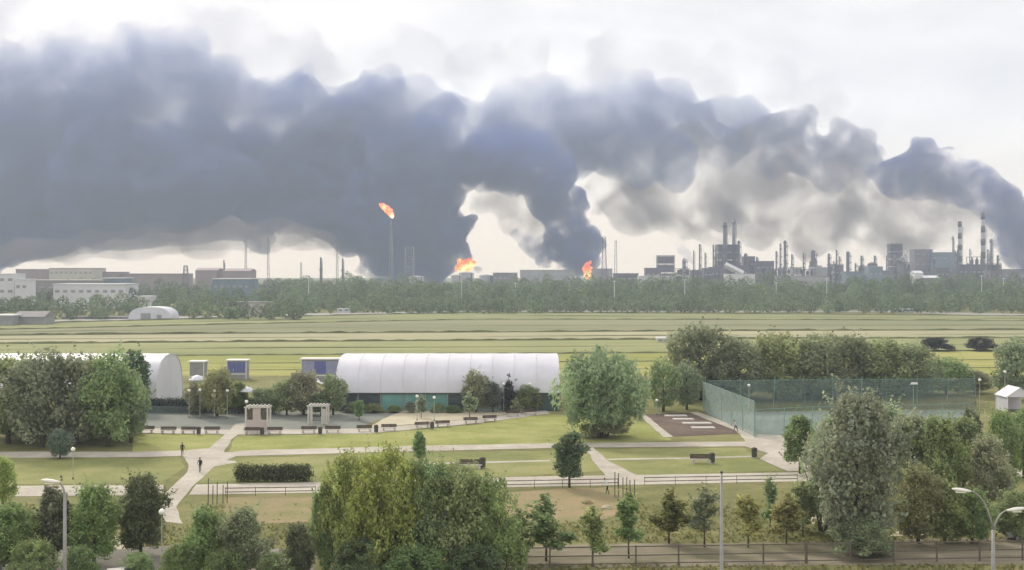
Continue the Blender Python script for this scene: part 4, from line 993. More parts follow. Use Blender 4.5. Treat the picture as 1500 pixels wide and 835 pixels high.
def build_fences():
    # sports court nets
    net_fence('court_fence', [G(1030, 604), G(1105, 640)], 5.4, 'pale teal court net running from the flower bed corner towards the path', 6, M['net'], M['teal_post'])
    net_fence('court_fence', [G(1107, 641), G(1190, 636), G(1300, 634), G(1420, 630)], 4.2, 'thin grey green court net facing the paved corner', 5, M['thin_net'], M['teal_post'])
    net_fence('court_fence', [G(1036, 602), G(1180, 600), G(1300, 599), G(1430, 598)], 5.4, 'court net at the far side of the court under the grove', 6, M['dark_net'], M['teal_post'], 0.35, .06, .6)
    sheet('sports_court', [(1034, 604), (1430, 600), (1424, 630), (1108, 640)], 0.022, mat('court_surface', (0.19, 0.24, 0.22), 0.9, 0.12, 0.15))
    # plaza low mesh fence behind the benches
    net_fence('mesh_fence', [G(205, 606), G(350, 606)], 1.3, 'low dark mesh fence along the back of the plaza', 4, M['dark_net'], M['dark_metal'], 0, .04)
    net_fence('mesh_fence', [G(700, 604), G(805, 601)], 1.1, 'low teal mesh fence behind the last promenade benches', 4, M['net'], M['teal_post'], 0, .04)
    # foreground railings: posts, two rails and bars
    def railing(name, a, b, h, step, label, mm, bars, rails=(0.97, 0.16), pr=.06):
        r = empty(name, a, 0, label, 'fence'); d = b - a; n = max(1, round(d.length / step))
        ang = math.atan2(d.y, d.x)
        for k in range(n + 1):
            MB().box(d * (k / n) + Vector((0, 0, h / 2)), (pr * 2, pr * 2, h + .1), ang).obj('post', mm, r)
        for k in range(n):
            s0 = d * (k / n); s1 = d * ((k + 1) / n)
            for q in rails: MB().box((s0 + s1) / 2 + Vector((0, 0, h * q)), (d.length / n - pr * 2.2, .06, .09), ang).obj('rail', mm, r)
        if bars:
            bm_ = MB(); nb = int(d.length / bars)
            for k in range(nb): bm_.box(d * ((k + .5) / nb) + Vector((0, 0, h * .56)), (.022, .022, h * .76), ang)
            o = bm_.obj('bars', mm, r); o['kind'] = 'stuff'
        return r
    railing('metal_fence', G(742, 833), G(1180, 826), 1.75, 3.6, 'brown metal fence along the dirt track left of the willow', M['rail'], 0, (.97, .55, .16))
    railing('metal_fence', G(1182, 826), G(1560, 820), 1.75, 3.6, 'brown metal fence along the dirt track right of the willow', M['rail'], 0, (.97, .55, .16))
    railing('rail_fence', G(330, 727), G(462, 725), .95, 3.4, 'low thin rail fence between the wide path and the red soil at left', M['rail'], 0, (.95, .5), .03)
    railing('rail_fence', G(742, 716), G(905, 713), .95, 3.4, 'low thin rail fence above the right red soil patch', M['rail'], 0, (.95, .5), .03)
    railing('rail_fence', G(944, 711), G(1168, 707), .95, 3.4, 'low thin rail fence along the wide path on the right', M['rail'], 0, (.95, .5), .025)
    # planting stakes
    for (px, py, n, lab) in ((322, 738, 5, 'one of five thin wooden stakes beside the path crossing at left'), (918, 728, 6, 'one of six thin wooden stakes beside the right red soil')):
        b = G(px, py); rr = random.Random(px)
        for k in range(n):
            x = (k - n / 2) * .45; h = rr.uniform(1.7, 3.0)
            o = MB().tube([(0, 0, -.1), (rr.uniform(-.06, .06), rr.uniform(-.1, .1), h)], .05, 6).obj('stake', M['rail'], None, (b.x + x, b.y + rr.uniform(-.6, .6), 0))
            tag(o, lab, 'stake', lab.replace('one of', 'the'))
    # concrete slabs in the flower bed
    for i, (px, py, w_, t) in enumerate([(990, 610, 32, 'pale slab walkway at the top of the flower bed'), (1001, 615, 30, 'second pale slab from the top of the flower bed'), (1021, 621, 42, 'long third slab in the flower bed'), (1030, 627.5, 34, 'lowest pale slab in the flower bed')]):
        b = G(px, py); r = empty('bed_slab', b, math.radians(3), t, 'slab', 'pale slabs laid in the flower bed'); ww = w_ * b.y / FPX
        for k in range(4): MB().box((-ww / 2 + (k + .5) * ww / 4, 0, .1), (ww / 4 - .03, 1.9, .2)).obj('slab_block', M['concrete'], r)
    # orange and pale planters or rocks on the red soil
    for (px, py, mm, lab) in ((861, 738, 'red_soil', 'small heap of rusty earth on the right red soil patch'), (889, 745, 'sand', 'pale flat boulder on the right red soil patch')):
        b = G(px, py); rr = random.Random(py); bm_ = bmesh.new(); bmesh.ops.create_icosphere(bm_, subdivisions=3, radius=1)
        for v in bm_.verts:
            k = 1 + .25 * mnoise.noise(v.co * 2.2 + Vector((px, 0, 0))); v.co = Vector((v.co.x * .55 * k, v.co.y * .45 * k, max(-.05, v.co.z * .42 * k)))
        me = bpy.data.meshes.new('boulder'); bm_.to_mesh(me); bm_.free(); me.materials.append(M[mm])
        o = link('boulder' if mm == 'sand' else 'earth_heap', me, None, b); tag(o, lab, 'boulder' if mm == 'sand' else 'earth heap')
# ================================================================== TENTS, STALLS, BUILDINGS
def build_tents():
    def tent(x0, x1, y0, dep, eave, ridge, label, bays, glaze):
        r = empty('tent', ((x0 + x1) / 2, y0, 0), 0, label, 'tent', 'white arched tents beside the field')
        hx = (x1 - x0) / 2; n = 13; prof = []
        for i in range(n):
            t = math.pi * i / (n - 1); y = dep / 2 - dep / 2 * math.copysign(abs(math.cos(t)) ** 0.78, math.cos(t)); z = eave + (ridge - eave) * math.sin(t) ** 0.80
            prof.append((y, z))
        for k in range(bays):
            a = -hx + 2 * hx * k / bays + .02; b = -hx + 2 * hx * (k + 1) / bays - .02; m_ = MB(); vs_ = []; fs = []
            cols = 5
            for i, (y, z) in enumerate(prof):
                for c in range(cols):
                    u = c / (cols - 1); sag = -0.05 * math.sin(math.pi * u) * (1 if 0 < i < n - 1 else 0)
                    vs_.append((a + (b - a) * u, y, z + sag))
            for i in range(n - 1):
                for c in range(cols - 1): q = i * cols + c; fs.append((q, q + 1, q + cols + 1, q + cols))
            m_.add(vs_, fs).obj('roof_panel', M['white_membrane'], r, smooth=True)
        for k in range(bays + 1):
            x = -hx + 2 * hx * k / bays
            MB().tube([(x, y + .1 * (1 - 2 * y / dep), z - .14) for y, z in prof], .07, 6).obj('arch_rib', M['white_paint'], r)
            for y in (0.12, dep - .12): MB().box((x, y, eave / 2), (.18, .18, eave)).obj('wall_post', M['steel'], r)
        for k in range(bays):
            a = -hx + 2 * hx * k / bays + .1; b = -hx + 2 * hx * (k + 1) / bays - .1
            mm = M['glass_teal'] if k in glaze else M['glass_dark']
            MB().box(((a + b) / 2, .25, (eave - .1) / 2), (b - a, .06, eave - .1)).obj('glass_panel', mm, r)
            MB().box(((a + b) / 2, dep - .25, (eave - .1) / 2), (b - a, .06, eave - .1)).obj('back_panel', M['white_membrane'], r)
        MB().box((0, -.02, eave - .12), (2 * hx, .12, .22)).obj('eave_beam', M['dark_metal'], r)
        for s in (-1, 1):
            pts = [(s * (hx - .08), y, z - .02) for y, z in prof] + [(s * (hx - .08), dep, 0), (s * (hx - .08), 0, 0)]
            m_ = MB(); m_.add(pts + [(p[0] - s * .05, p[1], p[2]) for p in pts], [tuple(range(len(pts))), tuple(range(2 * len(pts) - 1, len(pts) - 1, -1))]); m_.obj('end_wall', M['white_membrane'], r)
        return r
    tent(-31.5, 8.5, 219.5, 22, 3.25, 9.5, 'long white arched tent with teal glazing under its eave', 10, (2, 3, 4))
    tent(-125, -65.2, 225, 18.6, 1.2, 9.3, 'white tent at left with its arched end wall showing beside the grove', 12, ())
    def kiosk(px0, px1, top, base, label, panel, depth=3.0):
        b = G((px0 + px1) / 2, base); s = b.y / FPX; w_ = (px1 - px0) * s; h = (base - top) * s
        r = empty('kiosk', b, 0, label, 'kiosk', 'small stands at the field edge')
        MB().box((0, depth / 2, h / 2 - .15), (w_, depth, h - .3)).obj('body', M['grey_panel'], r)
        MB().box((0, depth / 2, h - .13), (w_ + .5, depth + .5, .26)).obj('roof', M['white_paint'], r)
        k = 2 if w_ < 6 else 3
        for i in range(k):
            MB().box((-w_ / 2 + .25 + (i + .5) * (w_ - .5) / k, -.03, h * .62), ((w_ - .5) / k - .1, .06, h * .52)).obj('front_panel', M[panel] if (k == 2 or i != 1) else M['blue_panel'], r)
        MB().box((0, -.05, h * .28), (w_ - .2, .10, .22)).obj('sill', M['white_paint'], r)
        for sx_ in (-1, 1): MB().box((sx_ * (w_ / 2 - .08), -.06, h / 2 - .15), (.16, .12, h - .3)).obj('corner_post', M['white_paint'], r)
    kiosk(441, 497, 525, 560, 'grey kiosk with violet front panels behind the trees left of the big tent', 'violet_panel')
    kiosk(332, 361, 527, 556, 'small kiosk with a bright blue panel above the spreading olive tree', 'blue_panel')
    kiosk(277, 299, 529, 560, 'small kiosk with a grey front right of the open tent end', 'grey_panel')
    # white sail awning, parasols
    b = G(466, 598); r = empty('sail_awning', b, 0, 'white slanted sail awning in front of the violet kiosk', 'awning')
    MB().add([(-1.6, 0, 5.2), (1.3, .4, 4.2), (1.9, 0, 2.4), (1.1, 3, 2.9), (-1.2, 3, 5.6)], [(0, 1, 4), (1, 2, 3), (1, 3, 4)]).obj('sail', M['white_membrane'], r)
    for p in ((-1.6, 0, 5.2), (1.9, 0, 2.5), (-1.2, 3, 5.6), (1.1, 3, 2.9)): MB().tube([(p[0], p[1], 0), p], .06, 6).obj('mast', M['steel'], r)
    for (px, py, top, lab) in ((289, 604, 549, 'pale parasol by the open tent end'), (362, 606, 566, 'small pale parasol behind the pink panelled pergola')):
        b = G(px, py); h = (py - top) * b.y / FPX; r = empty('parasol', b, 0, lab, 'parasol', 'parasols behind the hedge')
        MB().tube([(0, 0, 0), (0, 0, h)], .04, 6).obj('pole', M['steel'], r)
        MB().lathe([(1.5, h - .9), (1.5, h - .82), (.8, h - .3), (.05, h)], n=10).obj('canopy', M['white_membrane'], r)
        MB().lathe([(.4, 0), (.4, .1), (.08, .16)], n=10).obj('foot', M['concrete'], r)
    # white marquee at the right edge
    b = G(1494, 604); r = empty('marquee', b, 0, 'white gabled marquee cut by the right edge beside the court', 'marquee')
    for x in (-2.2, 2.2):
        for y in (0, 5): MB().box((x, y, 1.4), (.16, .16, 2.8)).obj('post', M['white_paint'], r)
    for s in (-1, 1):
        MB().add([(s * 2.5, -.2, 2.7), (s * 2.5, 5.2, 2.7), (0, 5.2, 4.4), (0, -.2, 4.4), (s * 2.5, -.2, 2.62), (s * 2.5, 5.2, 2.62), (0, 5.2, 4.32), (0, -.2, 4.32)], [(0, 1, 2, 3), (7, 6, 5, 4), (0, 3, 7, 4), (1, 5, 6, 2), (0, 4, 5, 1)]).obj('roof_slope', M['white_membrane'], r)
    MB().add([(-2.4, -.1, 2.7), (2.4, -.1, 2.7), (0, -.1, 4.3)], [(0, 1, 2)]).obj('gable', M['white_membrane'], r)
    MB().box((0, 4.9, 1.3), (4.2, .06, 2.6)).obj('back_wall', M['white_membrane'], r); MB().box((-2.2, 2.5, 1.3), (.06, 4.7, 2.6)).obj('side_wall', M['white_membrane'], r)

def far_block(px0, px1, top, d, depth, label, wall, roof, rows=0, cols=0, name='building', cat='building', group=None, parapet=.6, base=0, gable=False):
    """a building far away: walls, roof slab and a grid of windows, each with its own pane"""
    x0 = (px0 - 750) * d / FPX; x1 = (px1 - 750) * d / FPX; h = EYE + (HOR - top) * d / FPX; w_ = x1 - x0
    r = empty(name, ((x0 + x1) / 2, d, 0), 0, label, cat, group)
    MB().box((0, depth / 2, h / 2 - .01), (w_, depth, h)).obj('wall', M[wall], r)
    if gable:
        MB().add([(-w_ / 2 - .5, -.6, h), (w_ / 2 + .5, -.6, h), (w_ / 2 + .5, depth / 2, h + 2.4), (-w_ / 2 - .5, depth / 2, h + 2.4), (w_ / 2 + .5, depth + .6, h), (-w_ / 2 - .5, depth + .6, h)], [(0, 1, 2, 3), (3, 2, 4, 5), (1, 4, 2), (0, 3, 5)]).obj('roof', M[roof], r)
    else:
        MB().box((0, depth / 2, h + parapet / 2), (w_ + .8, depth + .8, parapet)).obj('roof', M[roof], r)
    if rows:
        ww = w_ / cols
        for i in range(rows):
            for k in range(cols):
                z = h * (i + .55) / rows if rows > 1 else h * .72
                o = MB().box((-w_ / 2 + (k + .5) * ww, -.05, z), (ww * .55, .1, min(1.8, h / rows * .5))).obj('window', M['window_far'], r)
    return r
def build_far_left():
    g = 'buildings beyond the left end of the field'
    far_block(-40, 21, 402, 800, 18, 'white building at the far left with two storeys showing above the trees', 'far_white', 'far_white', 3, 5, group=g)
    far_block(22, 40, 410, 792, 14, 'lower white annex right of the white building at the far left', 'far_white', 'far_white', 2, 2, group=g)
    far_block(78, 183, 417, 820, 30, 'long white hall with a flat roof above the left trees', 'far_white', 'far_white', 1, 9, group=g)
    far_block(40, 150, 411, 930, 25, 'grey flat building behind the long white hall', 'far_roof', 'far_cream', 1, 8, group=g)
    far_block(150, 182, 408, 935, 22, 'pale blue building behind the right end of the long white hall', 'far_blue', 'far_white', 2, 4, group=g)
    far_block(23, 72, 395, 1240, 40, 'dark brown block on the horizon at far left', 'far_brown', 'far_brown', 0, 0, group=g)
    far_block(72, 136, 393.5, 1230, 40, 'brown factory block with a pale front on the horizon at left', 'far_cream', 'far_brown', 3, 9, group=g)
    far_block(137, 172, 399, 1260, 40, 'low brown roof right of the pale fronted factory block', 'far_brown', 'far_brown', 0, 0, group=g)
    far_block(172, 268, 401.5, 1270, 40, 'long low reddish brown shed along the horizon', 'far_brown', 'far_brown', 0, 0, group=g)
    far_block(286, 318, 396, 1200, 30, 'brown gabled shed on the horizon left of the dark chimney', 'far_brown', 'far_brown', 0, 0, group=g, gable=True)
    far_block(328, 366, 397, 1190, 30, 'brown gabled shed on the horizon right of the dark chimney', 'far_brown', 'far_brown', 0, 0, group=g, gable=True)
    far_block(311, 366, 409, 900, 30, 'blue grey hall with a pale roof edge among the trees', 'far_blue', 'far_white', 1, 6, group=g)
    far_block(202, 222, 435, 760, 10, 'small white shed above the white hangar', 'far_white', 'far_white', 1, 2, group=g)
    far_block(330, 396, 444, 685, 12, 'low beige building at the field edge', 'far_cream', 'far_roof', 1, 7, group=g)
    far_block(-30, 18, 463, 566, 12, 'low grey roofed shed at the left end of the field, outer one', 'grey_panel', 'far_white', 1, 5, group=g)
    far_block(20, 64, 464, 574, 14, 'low grey roofed shed at the left end of the field, inner one', 'grey_panel', 'far_roof', 1, 5, group=g, gable=True)
    far_block(90, 188, 464.5, 640, 6, 'long low grey store beside the white hangar', 'far_roof', 'far_roof', 1, 9, group=g, parapet=.3)
    far_block(1304, 1340, 453.5, 745, 5, 'low white shed at the field edge below the refinery', 'far_white', 'far_white', 1, 4, group=g)
    far_block(494, 512, 453, 735, 5, 'small white hut at the field edge below the flare stack', 'far_white', 'far_white', 1, 2, group=g, parapet=.3)
    far_block(964, 978, 497, 430, 5, 'small pale hut on the field left of the tallest grove tree', 'far_cream', 'far_white', 1, 2, group=g)
    # arched hangar
    d = 634; x = (219 - 750) * d / FPX; r = empty('hangar', (x, d, 0), 0, 'white arched hangar at the left end of the field', 'hangar'); n = 12; hw = 11; h = 6.4; dep = 16
    P = [(-hw * math.copysign(abs(math.cos(math.pi * i / n)) ** .7, math.cos(math.pi * i / n)), h * math.sin(math.pi * i / n) ** .8) for i in range(n + 1)]
    for k in range(5):
        a = dep * k / 5 + .05; b = dep * (k + 1) / 5 - .05
        MB().add([(x_, a, z) for x_, z in P] + [(x_, b, z) for x_, z in P], [(i, i + 1, n + 2 + i, n + 1 + i) for i in range(n)]).obj('roof_panel', M['white_membrane'], r, smooth=True)
    for y in (.1, dep - .1): MB().add([(x_, y, z) for x_, z in P], [tuple(range(n + 1))]).obj('end_wall', M['white_membrane'], r)
    MB().box((-2, 0, 1.6), (5, .1, 3.2)).obj('door', M['grey_panel'], r); MB().box((5, 0, 1.2), (2.4, .1, 2.4)).obj('door', M['grey_panel'], r)

# ================================================================== REFINERY
def stack(px, top, d, wpx, label, m, group, bands=0, taper=.7, base=0, rings=2, name='chimney', cat='chimney'):
    x = (px - 750) * d / FPX; h = EYE + (HOR - top) * d / FPX; rr = wpx * d / FPX / 2
    r = empty(name, (x, d, base), 0, label, cat, group)
    MB().lathe([(rr, 0), (rr * (1 + taper) / 2, h / 2), (rr * taper, h)], n=14).obj('shaft', m, r, smooth=True)
    for k in range(bands):
        z1 = h * (1 - .17 * k) - (0.3 if k else 0.05); z0 = z1 - h * .085; f = lambda z: rr * (1 + (taper - 1) * z / h) + .12
        MB().lathe([(f(z0), z0), (f(z1), z1)], n=14).obj('band', M['soot_band'], r, smooth=True)
    for k in range(rings):
        z = h * (.62 + .32 * k / max(1, rings - 1)); q = rr * (1 + (taper - 1) * z / h)
        MB().lathe([(q + .1, z), (q + 1.3, z + .05), (q + 1.3, z + 1.2), (q + .1, z + 1.25)], n=12).obj('platform', M['far_dark'], r)
    MB().box((rr + .3, -rr * .4, h * .46), (.5, .5, h * .92)).obj('ladder', M['far_dark'], r)
    return r
def column(px, top, d, wpx, label, m, group):
    """distillation column: vessel with domed head, skirt, platforms and a riser pipe"""
    x = (px - 750) * d / FPX; h = EYE + (HOR - top) * d / FPX; q = max(.7, wpx * d / FPX / 2)
    r = empty('distillation_column', (x, d, 0), 0, label, 'column', group); q2 = q * .78
    MB().lathe([(q, 0), (q, h * .45), (q2, h * .5), (q2, h - q2), (q2 * .8, h - q2 * .4), (q2 * .2, h)], n=12).obj('vessel', m, r, smooth=True)
    for k in range(4):
        z = h * (.35 + .17 * k); q_ = q if z < h * .47 else q2
        MB().box((q_ * .5, -q_ * .3, z), (q_ * 2.6, q_ * 2.3, .35)).obj('platform', M['far_dark'], r)
        MB().box((q_ * .5, -q_ * 1.45 - .0, z + .9), (q_ * 2.6, .12, 1.0)).obj('railing', M['far_dark'], r)
    MB().tube([(q + .9, -.5, 0), (q + .9, -.5, h * .93), (q2 * .5, -.3, h * .99)], .35, 6).obj('riser_pipe', M['far_grey'], r)
    return r
def frame_block(px0, px1, top, d, depth, label, m, group, levels=4, bays=3, solid=.6):
    """open process structure: steel frame, floors and vessels inside"""
    x0 = (px0 - 750) * d / FPX; x1 = (px1 - 750) * d / FPX; h = EYE + (HOR - top) * d / FPX; w_ = x1 - x0
    r = empty('process_structure', ((x0 + x1) / 2, d, 0), 0, label, 'structure', group); t = max(.5, w_ * .03)
    for k in range(bays + 1):
        for y in (0, depth): MB().box((-w_ / 2 + w_ * k / bays, y, h / 2), (t, t, h)).obj('frame_column', M['far_dark'], r)
    rr = random.Random(int(px0 * 7))
    for i in range(levels):
        z = h * (i + 1) / levels - .3
        MB().box((0, depth / 2, z), (w_ + t * 2, depth + t * 2, .6)).obj('floor_deck', M['far_dark'], r)
        for k in range(bays):
            if rr.random() < solid:
                MB().box((-w_ / 2 + w_ * (k + .5) / bays, depth / 2, z - h / levels * .5), (w_ / bays * .92, depth * .9, h / levels * .84)).obj('cladding_box', m, r)
            else:
                MB().lathe([(w_ / bays * .3, z - h / levels * .85), (w_ / bays * .34, z - h / levels * .7), (w_ / bays * .34, z - h / levels * .3), (w_ / bays * .15, z - h / levels * .15)], (-w_ / 2 + w_ * (k + .5) / bays, depth / 2, 0), 10).obj('vessel', M['far_grey'], r)
    return r
def tank(px, top, d, wpx, label, m):
    x = (px - 750) * d / FPX; h = EYE + (HOR - top) * d / FPX; q = wpx * d / FPX / 2
    r = empty('storage_tank', (x, d, 0), 0, label, 'tank', 'storage tanks of the refinery')
    MB().lathe([(q, 0), (q, h * .92)], n=24).obj('shell', m, r, smooth=True)
    MB().lathe([(q + .2, h * .92), (q + .2, h * .935), (q * .5, h * .985), (.3, h)], n=24).obj('roof', m, r)
    MB().box((q * .7, -q * .74, h * .46), (1, 1, h * .92), .8).obj('stair', M['far_dark'], r)
def lattice(name, px, top, d, wpx, label, cat, group=None, n=10, tip=.25, m=None):
    x = (px - 750) * d / FPX; h = EYE + (HOR - top) * d / FPX; hw = wpx * d / FPX / 2; m = m or M['far_dark']
    r = empty(name, (x, d, 0), 0, label, cat, group); cs = ((-1, -1), (1, -1), (1, 1), (-1, 1)); th = max(.16, hw * .10)
    f = lambda z: hw * (1 + (tip - 1) * z / h)
    for sx_, sy in cs: MB().tube([(sx_ * hw, sy * hw, 0), (sx_ * hw * tip, sy * hw * tip, h)], th, 5).obj('leg', m, r)
    br = MB()
    for k in range(n):
        z0 = h * k / n; z1 = h * (k + 1) / n
        for i in range(4):
            a, b = cs[i], cs[(i + 1) % 4]
            br.tube([(a[0] * f(z0), a[1] * f(z0), z0), (b[0] * f(z1), b[1] * f(z1), z1)], th * .6, 4, caps=False)
            br.tube([(a[0] * f(z1), a[1] * f(z1), z1), (b[0] * f(z1), b[1] * f(z1), z1)], th * .6, 4, caps=False)
    br.obj('bracing', m, r); return r, h
def flame(name, px, py, d, spec, label, m, seed, group=None):
    """lumpy tongue of fire. spec: (dx px, dy px, radius px) puffs from the root upwards"""
    bm = bmesh.new(); c0 = W(px, py, d); s = d / FPX
    for (dx, dy, rp) in spec:
        bmesh.ops.create_icosphere(bm, subdivisions=3, radius=rp * s, matrix=Matrix.Translation(Vector((dx * s, 0, -dy * s))))
    me = bpy.data.meshes.new(name); bm.to_mesh(me); bm.free()
    o = bpy.data.objects.new(name, me); C.objects.link(o); o.location = c0
    md = o.modifiers.new('r', 'REMESH'); md.mode = 'VOXEL'; md.voxel_size = 1.1
    me2 = bpy.data.meshes.new_from_object(o.evaluated_get(bpy.context.evaluated_depsgraph_get())); o.modifiers.clear(); o.data = me2; bpy.data.meshes.remove(me)
    me2.name = name
    for v in me2.vertices:
        k = mnoise.noise(v.co * .14 + Vector((seed, 0, 0))) * 4.2 + mnoise.noise(v.co * .36 + Vector((0, seed, 0))) * 2.4
        v.co += v.normal * k * (0.6 if len(spec) < 6 else 1.0)
    me2.materials.clear(); me2.materials.append(m); tag(o, label, 'fire', group)
def build_refinery():
    gs = 'stacks and columns of the refinery'; D_, G_, P_ = M['far_dark'], M['far_grey'], M['far_pale']
    # flare
    r, h = lattice('flare_stack', 573, 322, 1900, 7, 'tall lattice flare stack with fire at its tip before the dark smoke', 'flare stack', n=14, m=M['far_grey'])
    MB().tube([(0, 0, 0), (0, 0, h + 3)], .7, 8).obj('riser_pipe', M['far_grey'], r); MB().lathe([(1.2, h), (1.6, h + 2), (1.4, h + 4)], n=10).obj('burner_tip', M['far_dark'], r)
    flame('fire', 574, 318, 1900, [(0, -1, 2.6), (-3, -5, 4.8), (-6, -9, 5.2), (-9, -13, 4.4), (-13, -16, 3.2), (-16, -19, 2.0)], 'bright orange flare flame blown left from the stack tip', M['flare'], 2)
    lattice('lattice_tower', 600, 362, 1950, 14, 'pale lattice tower in front of the dark smoke right of the flare', 'tower', n=8, tip=.8, m=M['far_grey'])
    flame('fire', 682, 392, 2200, [(-10, 0, 5), (-4, -2, 6), (3, -1, 6), (8, -4, 5), (0, -7, 5), (-8, -8, 4), (6, -10, 4), (12, -6, 3)], 'orange fireball at the foot of the main smoke column', M['fire'], 5)
    flame('fire', 861, 402, 2150, [(0, 2, 5), (-2, -4, 5.2), (2, -8, 4.6), (0, -13, 3.6), (3, -17, 2.5), (-3, -9, 4)], 'tall orange flame at the foot of the second smoke column', M['fire'], 9)
    smk = ((683, 398, 1500, 22, 'pale storage tank below the orange fireball'), (668, 402, 1480, 16, 'small pale tank left below the orange fireball'), (712, 402, 1520, 20, 'pale tank right of the fireball'), (610, 404, 1600, 22, 'pale tank in front of the main smoke column'), (1278, 384, 1600, 14, 'dark rounded tank among the refinery columns'))
    for px, t, d, w_, lab in smk: tank(px, t, d, w_, lab, M['far_dark'] if px > 1200 else M['far_pale'])
    gb = 'refinery buildings along the skyline'
    far_block(762, 842, 396, 1550, 30, 'long pale flat building between the two fires', 'far_pale', 'far_pale', 1, 10, group=gb)
    far_block(722, 758, 400, 1500, 24, 'low grey shed right of the pale tank', 'far_grey', 'far_pale', 1, 5, group=gb)
    far_block(868, 897, 394, 1560, 24, 'pale building at the foot of the tall lattice mast', 'far_pale', 'far_pale', 2, 4, group=gb)
    far_block(900, 935, 401, 1500, 24, 'dark low building right of the second fire', 'far_dark', 'far_grey', 1, 4, group=gb)
    far_block(938, 986, 405, 1120, 26, 'white hall in front of the square dark block', 'far_white', 'far_white', 1, 6, group=gb)
    far_block(946, 968, 393, 1600, 20, 'low dark block left of the square dark block', 'far_dark', 'far_dark', 1, 3, group=gb)
    frame_block(964, 988, 374, 1620, 18, 'square dark refinery block standing alone left of the twin stacks', D_, gb, 4, 2, 1.1)
    lattice('lattice_mast', 885, 347, 1560, 8, 'tall lattice mast right of the second fire', 'mast', n=10, tip=.5)
    lattice('lattice_mast', 902, 352, 1700, 4, 'thin mast right of the lattice mast', 'mast', n=8, tip=.6)
    # twin stack unit
    frame_block(1053, 1083, 358, 1600, 24, 'dense dark process tower block under the twin stacks', D_, gb, 6, 3, .85)
    stack(1062, 326, 1595, 6.5, 'left one of the dark twin stacks', D_, gs, taper=.9); stack(1075, 321, 1605, 6, 'right one of the dark twin stacks, slightly taller', M['far_grey'], gs, taper=.85)
    column(1082, 352, 1590, 5, 'stubby column leaning on the right of the twin stacks', D_, gs)
    for a in [(1025, 357, 1600, 3.4, 'thin column left of the twin stacks', G_), (1045, 358, 1610, 3.2, 'thin column just left of the twin stack block', G_), (1002, 378, 1640, 7, 'short pale column beside the smoke wisp', P_),
              (1092, 371, 1600, 6, 'short dark column right of the twin stacks', D_), (1150, 352, 1650, 5.5, 'tall dark column midway along the refinery', D_), (1143, 356, 1680, 3, 'thin pale column beside the tall dark one', G_),
              (1160, 372, 1640, 3, 'thin short column right of the tall dark one', G_), (1177, 370, 1640, 3.2, 'thin column with a short neighbour', G_), (1191, 366, 1620, 8, 'thick dark column in the middle of the refinery', D_),
              (1214, 371, 1630, 4.5, 'dark column right of the thick middle one', D_), (1221, 382, 1600, 3, 'short pale column beside a dark one', P_), (1242, 368, 1640, 6.5, 'thick grey column left of the square tower', D_), (1262, 374, 1650, 4.5, 'grey column near the dark rounded tank', G_), (1253, 385, 1600, 3, 'short thin column near the dark rounded tank', G_)]:
        column(a[0], a[1], a[2], a[3], a[4], a[5], gs)
    frame_block(1305, 1322, 357, 1640, 16, 'tall dark square tower in the right part of the refinery', D_, gb, 6, 2, .95)
    # striped chimneys
    stack(1406, 324, 1720, 6.5, 'left striped chimney with dark bands', M['far_pale'], 'striped chimneys at the right', 4, .8, rings=1)
    stack(1440, 312, 1720, 7, 'right striped chimney with dark bands, the taller one', M['far_pale'], 'striped chimneys at the right', 5, .8, rings=1)
    stack(1396, 346, 1740, 2.6, 'thin stack left of the striped chimneys', G_, gs, taper=.9); stack(1452, 350, 1700, 4.2, 'grey stack right of the striped chimneys', G_, gs, taper=.9)
    stack(328, 381, 1300, 2.6, 'short dark chimney on the horizon at left', D_, gs, rings=1)
    stack(470, 377, 1500, 4, 'dark stub chimney under the smoke streak', D_, gs, rings=1); stack(502, 378, 1500, 3.2, 'dark stub chimney left of the flare', D_, gs, rings=1)
    frame_block(1424, 1446, 376, 1690, 20, 'low dark frame at the foot of the striped chimneys', D_, gb, 3, 3, .3)
    # inclined galleries and pale roofs
    def gallery(px0, y0, px1, y1, d, label, m):
        a = W(px0, y0, d); b = W(px1, y1, d); r = empty('conveyor_gallery', (a.x, d, 0), 0, label, 'gallery', 'inclined galleries of the refinery'); v = b - a
        MB().tube([(0, 0, a.z), (v.x, 0, b.z)], 4.0, 4).obj('gallery_box', m, r)
        for t in (.15, .5, .85): MB().box((v.x * t, 0, (a.z + v.z * t) / 2 - 1.5), (1.2, 3, a.z + v.z * t - 3)).obj('trestle', M['far_dark'], r)
    gallery(1062, 388, 1088, 401, 1540, 'white inclined gallery running down right of the twin stacks', M['far_white'])
    gallery(1322, 376, 1330, 392, 1600, 'pale short gallery at the square tower', M['far_pale'])
    far_block(1066, 1106, 402, 1350, 26, 'white roofed hall at the foot of the twin stacks', 'far_white', 'far_white', 1, 6, group=gb)
    far_block(1340, 1352, 400, 1250, 14, 'narrow white gabled shed at the right', 'far_white', 'far_white', 1, 1, group=gb, gable=True)
    far_block(1354, 1376, 407, 1240, 20, 'lavender grey shed right of the narrow white one', 'far_grey', 'far_white', 1, 3, group=gb, gable=True)
    far_block(1108, 1134, 383, 1600, 22, 'dark block right of the twin stack unit', 'far_dark', 'far_dark', 2, 4, group=gb)
    far_block(1090, 1106, 376, 1630, 18, 'dark round shouldered block behind the white roofed hall', 'far_dark', 'far_grey', 2, 2, group=gb)
    far_block(1366, 1404, 370, 1650, 26, 'blue grey clad plant building left of the striped chimneys', 'far_blue', 'far_pale', 3, 5, group=gb)
    far_block(1340, 1366, 366, 1660, 22, 'grey clad plant tower next to the blue grey building', 'far_grey', 'far_dark', 4, 3, group=gb)
    far_block(1405, 1450, 388, 1600, 24, 'dark low plant mass below the striped chimneys', 'far_dark', 'far_dark', 1, 7, group=gb)
    far_block(1452, 1530, 395, 1550, 24, 'low grey plant mass at the right edge of the skyline', 'far_grey', 'far_dark', 1, 9, group=gb)
